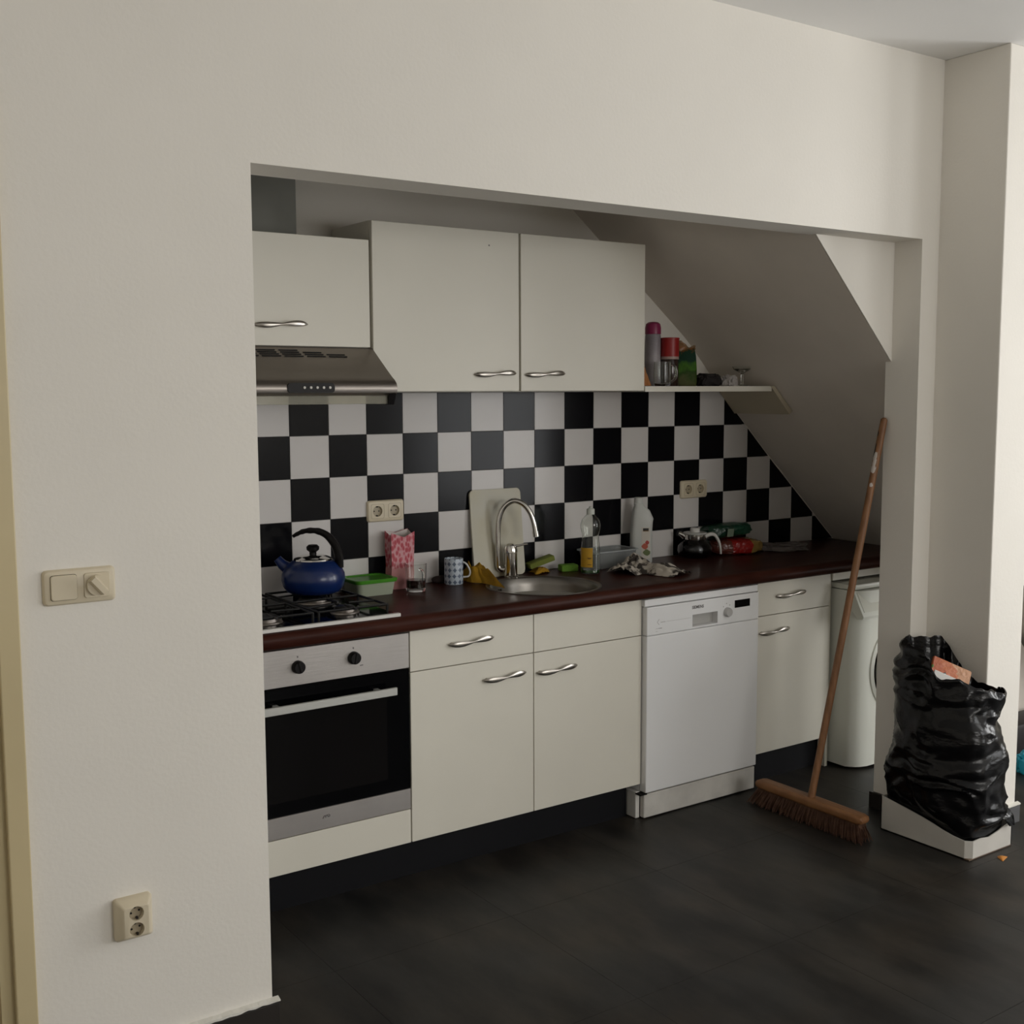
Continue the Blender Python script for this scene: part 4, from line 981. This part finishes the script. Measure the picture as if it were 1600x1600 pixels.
def crumple(u, v):
    x = -.055+.112*u; d = .004*math.sin(u*9)+.010*noise.noise((u*4, v*4, 0))
    return (1.694+x*math.cos(-.45)+.3*d, -.165+x*math.sin(-.45)+d, S0+.140+.012*u+v*(.030+.016*math.sin(u*5.5)+.010*noise.noise((u*6, 3, 1))))
t = bmesh.new(); grid(t, crumple, 16, 6, .003)
part('folded_top', t, mat('tan_film', (.15,.13,.075), .4, col2=(.30,.12,.035), vscale=22), gpk, True, 60)
t = flat_bottom(pillow(1.700, -.085, S0+.078, .060, .030, .080, -.2, 12.2, wr=.15), S0+.0006)
single('food_packet', t, mat('dark_olive_film', (.035,.030,.014), .4), 'dark olive packet standing behind the green packet', 'packet', (1.70, -.085, S0))
t = flat_bottom(pillow(1.815, -.190, S0+.024, .050, .040, .030, -.3, 6.6, wr=.25), S0+.0006)
single('cloth_bundle', t, mat('black_cloth', (.012,.009,.009), .8), 'black bundle lying on the shelf right of the green packet', 'bundle', (1.815, -.19, S0))
t = flat_bottom(pillow(1.905, -.230, S0+.019, .030, .028, .026, .3, 9.1, wr=.3), S0+.0006)
single('film_ball', t, mat('crumpled_white_film', (.42,.39,.37), .35, bump=.8, bscale=90), 'crumpled whitish ball of film on the shelf beside the black bundle', 'film ball', (1.905, -.23, S0))
qx, qy = 1.985, -.225
t = bmesh.new(); lathe(t, qx, qy, [(.030, S0+.0005), (.030, S0+.003), (.006, S0+.008), (.0055, S0+.050), (.012, S0+.058), (.038, S0+.072), (.0425, S0+.084), (.0415, S0+.084), (.036, S0+.074), (.008, S0+.062), (.002, S0+.061)], 32)
single('dessert_glass', t, GLASS, 'clear stemmed dessert glass at the far end of the shelf', 'glass', (qx, qy, S0))

# ================================================================== BROOM
br = thing('broom', 'wooden push broom leaning against the wall jamb', 'broom', (1.668, -.92, 0))
WOOD = mat('pine_broom_wood', (.20,.085,.030), .55, col2=(.27,.125,.048), vscale=14, vstretch=(6,1,1))
b = bmesh.new()
rg = []
for y, k in ((-.655,.25),(-.662,.75),(-.680,1),(-.92,1.04),(-1.150,1),(-1.166,.75),(-1.172,.25)):
    rg.append([(1.672+u*(.6+.4*k), y, .079+v*k) for u, v in rrect(.058, .034, .012)])
loft(b, rg); part('block', b, WOOD, br)
b = bmesh.new(); random.seed(3)
for k in range(1500):
    u, w = random.random(), random.uniform(-1, 1)
    y0 = -.672-.482*u; x0 = 1.672+w*.021
    fl_ = 1+.25*abs(w); yb = -.645-.537*u+random.uniform(-.012,.012); xb = 1.668+w*.045+random.uniform(-.008,.008)
    a = Vector((x0, y0, .066)); c = Vector((xb, yb, random.uniform(.001,.006))); m_ = a.lerp(c, .55)+Vector((w*.004, 0, 0))
    r = .0016
    vs = []
    for p in (a, m_, c): vs.append([b.verts.new(p+Vector((r*math.cos(q), r*math.sin(q), 0))) for q in (0, 2.1, 4.2)])
    for A_, B_ in zip(vs, vs[1:]):
        for i in range(3): b.faces.new((A_[i], A_[(i+1) % 3], B_[(i+1) % 3], B_[i]))
prism(b, [(1.652,.064),(1.692,.064),(1.706,.010),(1.640,.010)], 'y', -1.158, -.668)
bo = part('bristles', b, mat('brown_bristle', (.060,.024,.012), .8, col2=(.105,.050,.028), vscale=30), br, False); bo['kind'] = 'stuff'
def stick_material():
    m = D.materials.new('broom_stick_wood'); m.use_nodes = True; nt = m.node_tree; b = nt.nodes['Principled BSDF']; b.inputs['Roughness'].default_value = .5
    tc = nd(nt, 'ShaderNodeTexCoord'); mp = nd(nt, 'ShaderNodeMapping'); mp.inputs['Scale'].default_value = (12,12,.8); nt.links.new(tc.outputs['Object'], mp.inputs[0])
    n = nd(nt, 'ShaderNodeTexNoise'); n.inputs['Scale'].default_value = 7; n.inputs['Detail'].default_value = 4; nt.links.new(mp.outputs[0], n.inputs['Vector'])
    r = nd(nt, 'ShaderNodeValToRGB'); e = r.color_ramp.elements; e[0].color = (.155,.065,.022,1); e[1].color = (.27,.125,.050,1); e[0].position = .3; e[1].position = .7; nt.links.new(n.outputs[0], r.inputs[0])
    nt.links.new(r.outputs[0], b.inputs['Base Color']); return m
ST = stick_material()
s0, s1 = Vector((1.670, -.922, .090)), Vector((1.9755, -.968, 1.508))
b = bmesh.new(); n = 30
tube(b, [s0.lerp(s1, i/n) for i in range(n+1)]+[s1+(s1-s0).normalized()*.006], [.0145]+[.0135]*(n-1)+[.0125, .006], 16)
stk = part('stick', b, ST, br)
PAINT = mat('white_paint_splash', (.55,.50,.46), .5); TAR = mat('dark_paint_splash', (.02,.016,.013), .6)
ax = (s1-s0).normalized(); side = (Vector((-.823,.568,0))*.75+Vector((-.568,-.823,0))*.65).normalized()
def splash(z, w, h, m, off=0., seed=0):
    t_ = (z-s0.z)/(s1.z-s0.z); c = s0.lerp(s1, t_); e1 = ax; e2 = side.copy(); e2.rotate(Matrix.Rotation(off, 3, ax)); b = bmesh.new(); ring = []; cen = None
    rings = []
    for rr_ in (1.0, .5):
        ring = []
        for k in range(14):
            a = 2*math.pi*k/14; q = rr_*(1+.45*noise.noise((math.cos(a)*1.6, math.sin(a)*1.6, seed)))
            th = q*w/.0136*math.cos(a); d = e2.copy(); d.rotate(Matrix.Rotation(th, 3, ax)); ring.append(c+ax*(q*h*math.sin(a))+d*(.0139+.0006*(1-rr_)))
        rings.append(ring)
    loft(b, rings, True, False, True); part('paint_splash', b, m, stk)
splash(1.370, .009, .018, PAINT, 0, 1); splash(1.345, .007, .028, PAINT, .1, 2); splash(1.325, .011, .014, PAINT, .1, 3); splash(1.265, .006, .009, PAINT, .4, 4)
splash(1.455, .004, .010, TAR, -.5, 5); splash(1.395, .005, .024, TAR, -.5, 6)

# ================================================================== RUBBISH BAG IN ITS BOX
CARD = mat('white_cardboard', (.56,.535,.49), .6, var=.04, vscale=9); CARDIN = mat('brown_cardboard_inside', (.16,.11,.075), .8)
X0, X1, Y0, Y1 = 1.822, 2.070, -1.492, -1.122
bxr = thing('cardboard_box', 'low white cardboard tray in the wall corner under the rubbish bag', 'box', ((X0+X1)/2, (Y0+Y1)/2, 0))
part('box_floor', box(X0, X1, Y0, Y1, .001, .005), CARDIN, bxr, False)
def sidewall(axis, c, a0, a1, hs, name='box_side'):
    t = bmesh.new(); n = len(hs)
    poly = [(a0, .001), (a1, .001)]+[(a1+(a0-a1)*k/(n-1), hs[n-1-k]) for k in range(n)]
    prism(t, poly, axis, c, c+.004); return part(name, t, CARD, bxr, False)
sidewall('x', X0, Y0+.020, Y1, [.066,.070,.078,.090,.100,.108,.115,.122,.130])
sidewall('y', Y0, X0+.020, X1, [.066,.068,.062,.070,.082,.088])
sidewall('x', X1-.004, Y0, Y1, [.088,.092,.082,.070,.075,.09,.10])
sidewall('y', Y1-.004, X0, X1, [.13,.12,.11,.10])
t = bmesh.new(); prism(t, [(X0, Y0+.020), (X0+.020, Y0), (X0+.022, Y0+.004), (X0+.004, Y0+.022)], 'z', .001, .066); part('box_corner', t, CARD, bxr, False)
# the bag
BAG = mat('black_bin_liner', (.003,.003,.0036), .20, spec=.34, bump=.22, bscale=34, bstretch=(1,1,1.8))
BX, BY = 1.938, -1.308
rb = thing('rubbish_bag', 'full black bin bag with an open crumpled top standing in the white tray', 'rubbish bag', (BX, BY, .006))
def sup(a, hx, hy, p=2.5):
    c, s = math.cos(a), math.sin(a); r = (abs(c/hx)**p+abs(s/hy)**p)**(-1/p); return r*c, r*s
RR = Vector((.823,-.568,0)); FW = Vector((.568,.823,0))
def ztop(a):
    d = Vector((math.cos(a), math.sin(a), 0)); l = d.dot(RR); f = d.dot(FW)
    def sm(x, lo, hi): x = min(1, max(0, (x-lo)/(hi-lo))); return x*x*(3-2*x)
    zbk = .712-.155*sm(l, .05, 1.0); zfr = .700-.085*sm(l, -1.0, -.30)-.055*sm(l, -.2, 1.0)
    k = sm(f, -.35, .45)
    return zfr+(zbk-zfr)*k+.016*noise.noise((math.cos(a)*2.2, math.sin(a)*2.2, 4))+.008*noise.noise((math.cos(a)*6, math.sin(a)*6, 1))
NB, NZ = 144, 90
rings = []
for j in range(NZ+1):
    v = j/NZ; ring = []
    for i in range(NB):
        a = 2*math.pi*i/NB; d = Vector((math.cos(a), math.sin(a), 0)); l = d.dot(RR)
        z = .008+v*(ztop(a)-.008)
        if v < .12: hx, hy = .110, .165
        k = min(1, v/.13); k = k*k*(3-2*k)
        hx = .094+(.138-.094)*k; hy = .148+(.186-.148)*k
        bul = 1+.10*math.exp(-((v-.30)/.22)**2)+.03*math.exp(-((v-.62)/.15)**2)-.09*max(0, (v-.66)/.34)**1.3*(1-.8*max(0, l))
        hx *= bul; hy *= bul
        x, y = sup(a, hx, hy)
        zz = z*22
        nn = noise.noise((x*6, y*6, z*7))
        w = noise.noise((x*7, y*7, z*9))*.020
        fold = 1-abs(noise.noise((x*7+2+nn, y*7, z*20+1.2*nn)))*2.0      # sharp sagging folds
        w += (fold-.45)*.020*(.35+.65*max(0, min(1, .5+noise.noise((x*4, y*4, z*5+9))*1.6)))
        w += noise.noise((x*22, y*22, z*30))*.0035
        w *= .5+.5*min(1, v*3)
        if v > .80: w += .020*max(0, l)*(v-.8)/.2*(1+noise.noise((a*3, v*9, 2)))
        x += d.x*w; y += d.y*w
        if v > .60 and d.y < .2:
            q_ = (v-.60)/.40; y += (.052*q_**1.3-.012*math.sin(q_*math.pi))*min(1, .2-d.y)*(1-.55*max(0, l))
            cr = (1-2*abs(noise.noise((x*16, y*9, z*17+3))))*.013+noise.noise((x*30, y*20, z*34))*.005
            y -= cr*q_*min(1, max(0, .2+l))
        x = min(x, 2.082-BX); y = min(y, -1.106-BY)
        lx0, lx1, ly0, ly1 = X0+.008-BX, X1-.008-BX, Y0+.008-BY, Y1-.008-BY
        hl = .068+.066*min(1, max(0, (y-ly0)/(ly1-ly0)))
        if x < lx0: x = lx0-(lx0-x)*min(1, max(0, (z-hl)/.07))
        if z < .12:
            if x > lx1: x = lx1-(lx1-x)*.05
            if y < ly0: y = ly0-(ly0-y)*min(1, max(0, (z-.085)/.035))
            if y > ly1: y = ly1-(ly1-y)*.05
        ring.append((BX+x, BY+y, z))
    rings.append(ring)
inner = []
for q, dz in ((.965, .004), (.93, -.035), (.90, -.085), (.55, -.10), (.1, -.095)):
    inner.append([(BX+(p[0]-BX)*q, BY+(p[1]-BY)*q, p[2]+dz+.008*noise.noise((i*.3, q*9, 1))) for i, p in enumerate(rings[-1])])
t = bmesh.new(); loft(t, rings+inner); part('liner', t, BAG, rb, True, 75)
# corner flap of the bag hanging over the front rim of the tray
def flap(u, v):
    # u across, v from the bag down over the front rim to a drooping tip
    xa = 1.925+.120*u; xb = 2.035+.030*u
    x = xa+(xb-xa)*v; y = -1.455-.047*min(1, v*1.5)-.004*v+.006*noise.noise((u*4, v*4, 2)); z = .165-.060*v-.045*max(0, v-.5)+.012*math.sin(u*5+v*3)*(1-v)
    return (x, y, z)
t = bmesh.new(); grid(t, flap, 12, 12, .0015); part('corner_flap', t, BAG, rb, True, 75)
# packet sticking out of the bag
pk = thing('food_packet', 'orange and green food packet sticking out of the open bin bag', 'packet', (1.945, -1.30, .57))
Rk = Matrix.Rotation(math.radians(-35), 3, 'Z') @ Matrix.Rotation(math.radians(24), 3, 'Y') @ Matrix.Rotation(math.radians(-28), 3, 'X')
t = bmesh.new(); rbox(t, Vector((1.944, -1.306, .600)), (.150, .016, .090), Rk, .003, 1); part('carton', t, bag_mat('orange_carton_print', [(0,(.10,.20,.03)),(.36,(.42,.10,.035)),(.55,(.50,.15,.06)),(.70,(.52,.27,.15))], 0, .4, .06), pk, False)
t = bmesh.new(); rbox(t, Vector((1.908, -1.326, .578)), (.120, .006, .060), Rk, .001, 1); part('paper_edge', t, mat('white_paper', (.62,.60,.57), .6), pk, False)
# orange scrap on the floor
t = bmesh.new(); grid(t, lambda u, v: (1.915+.050*u, -1.560+.030*v*math.sin(u*3.14)+.014*u, .0012+.006*math.sin(u*3.1)*math.sin(v*3.1)), 10, 6, .001)
single('peel_scrap', t, mat('orange_peel', (.50,.19,.02), .6), 'small orange scrap on the floor before the white tray', 'scrap', (1.94, -1.545, 0), ang=80)

# ================================================================== beyond the stub wall
t = bmesh.new(); bx(t, 2.90, 3.30, -.965, -.825, .001, .165, .012, 2)
single('storage_bin', t, mat('dark_bin_plastic', (.020,.017,.018), .5), 'dark low bin under the stairs, glimpsed past the pillar at the right edge', 'bin', (3.10, -.895, 0))
t = flat_bottom(pillow(2.875, -1.065, .035, .055, .040, .050, .2, 4.4, wr=.3), .0006)
single('plastic_bag', t, mat('turquoise_film', (.02,.30,.42), .35), 'crumpled turquoise plastic bag on the floor by the dark bin', 'plastic bag', (2.875, -1.065, 0))
bpy.context.view_layer.update()
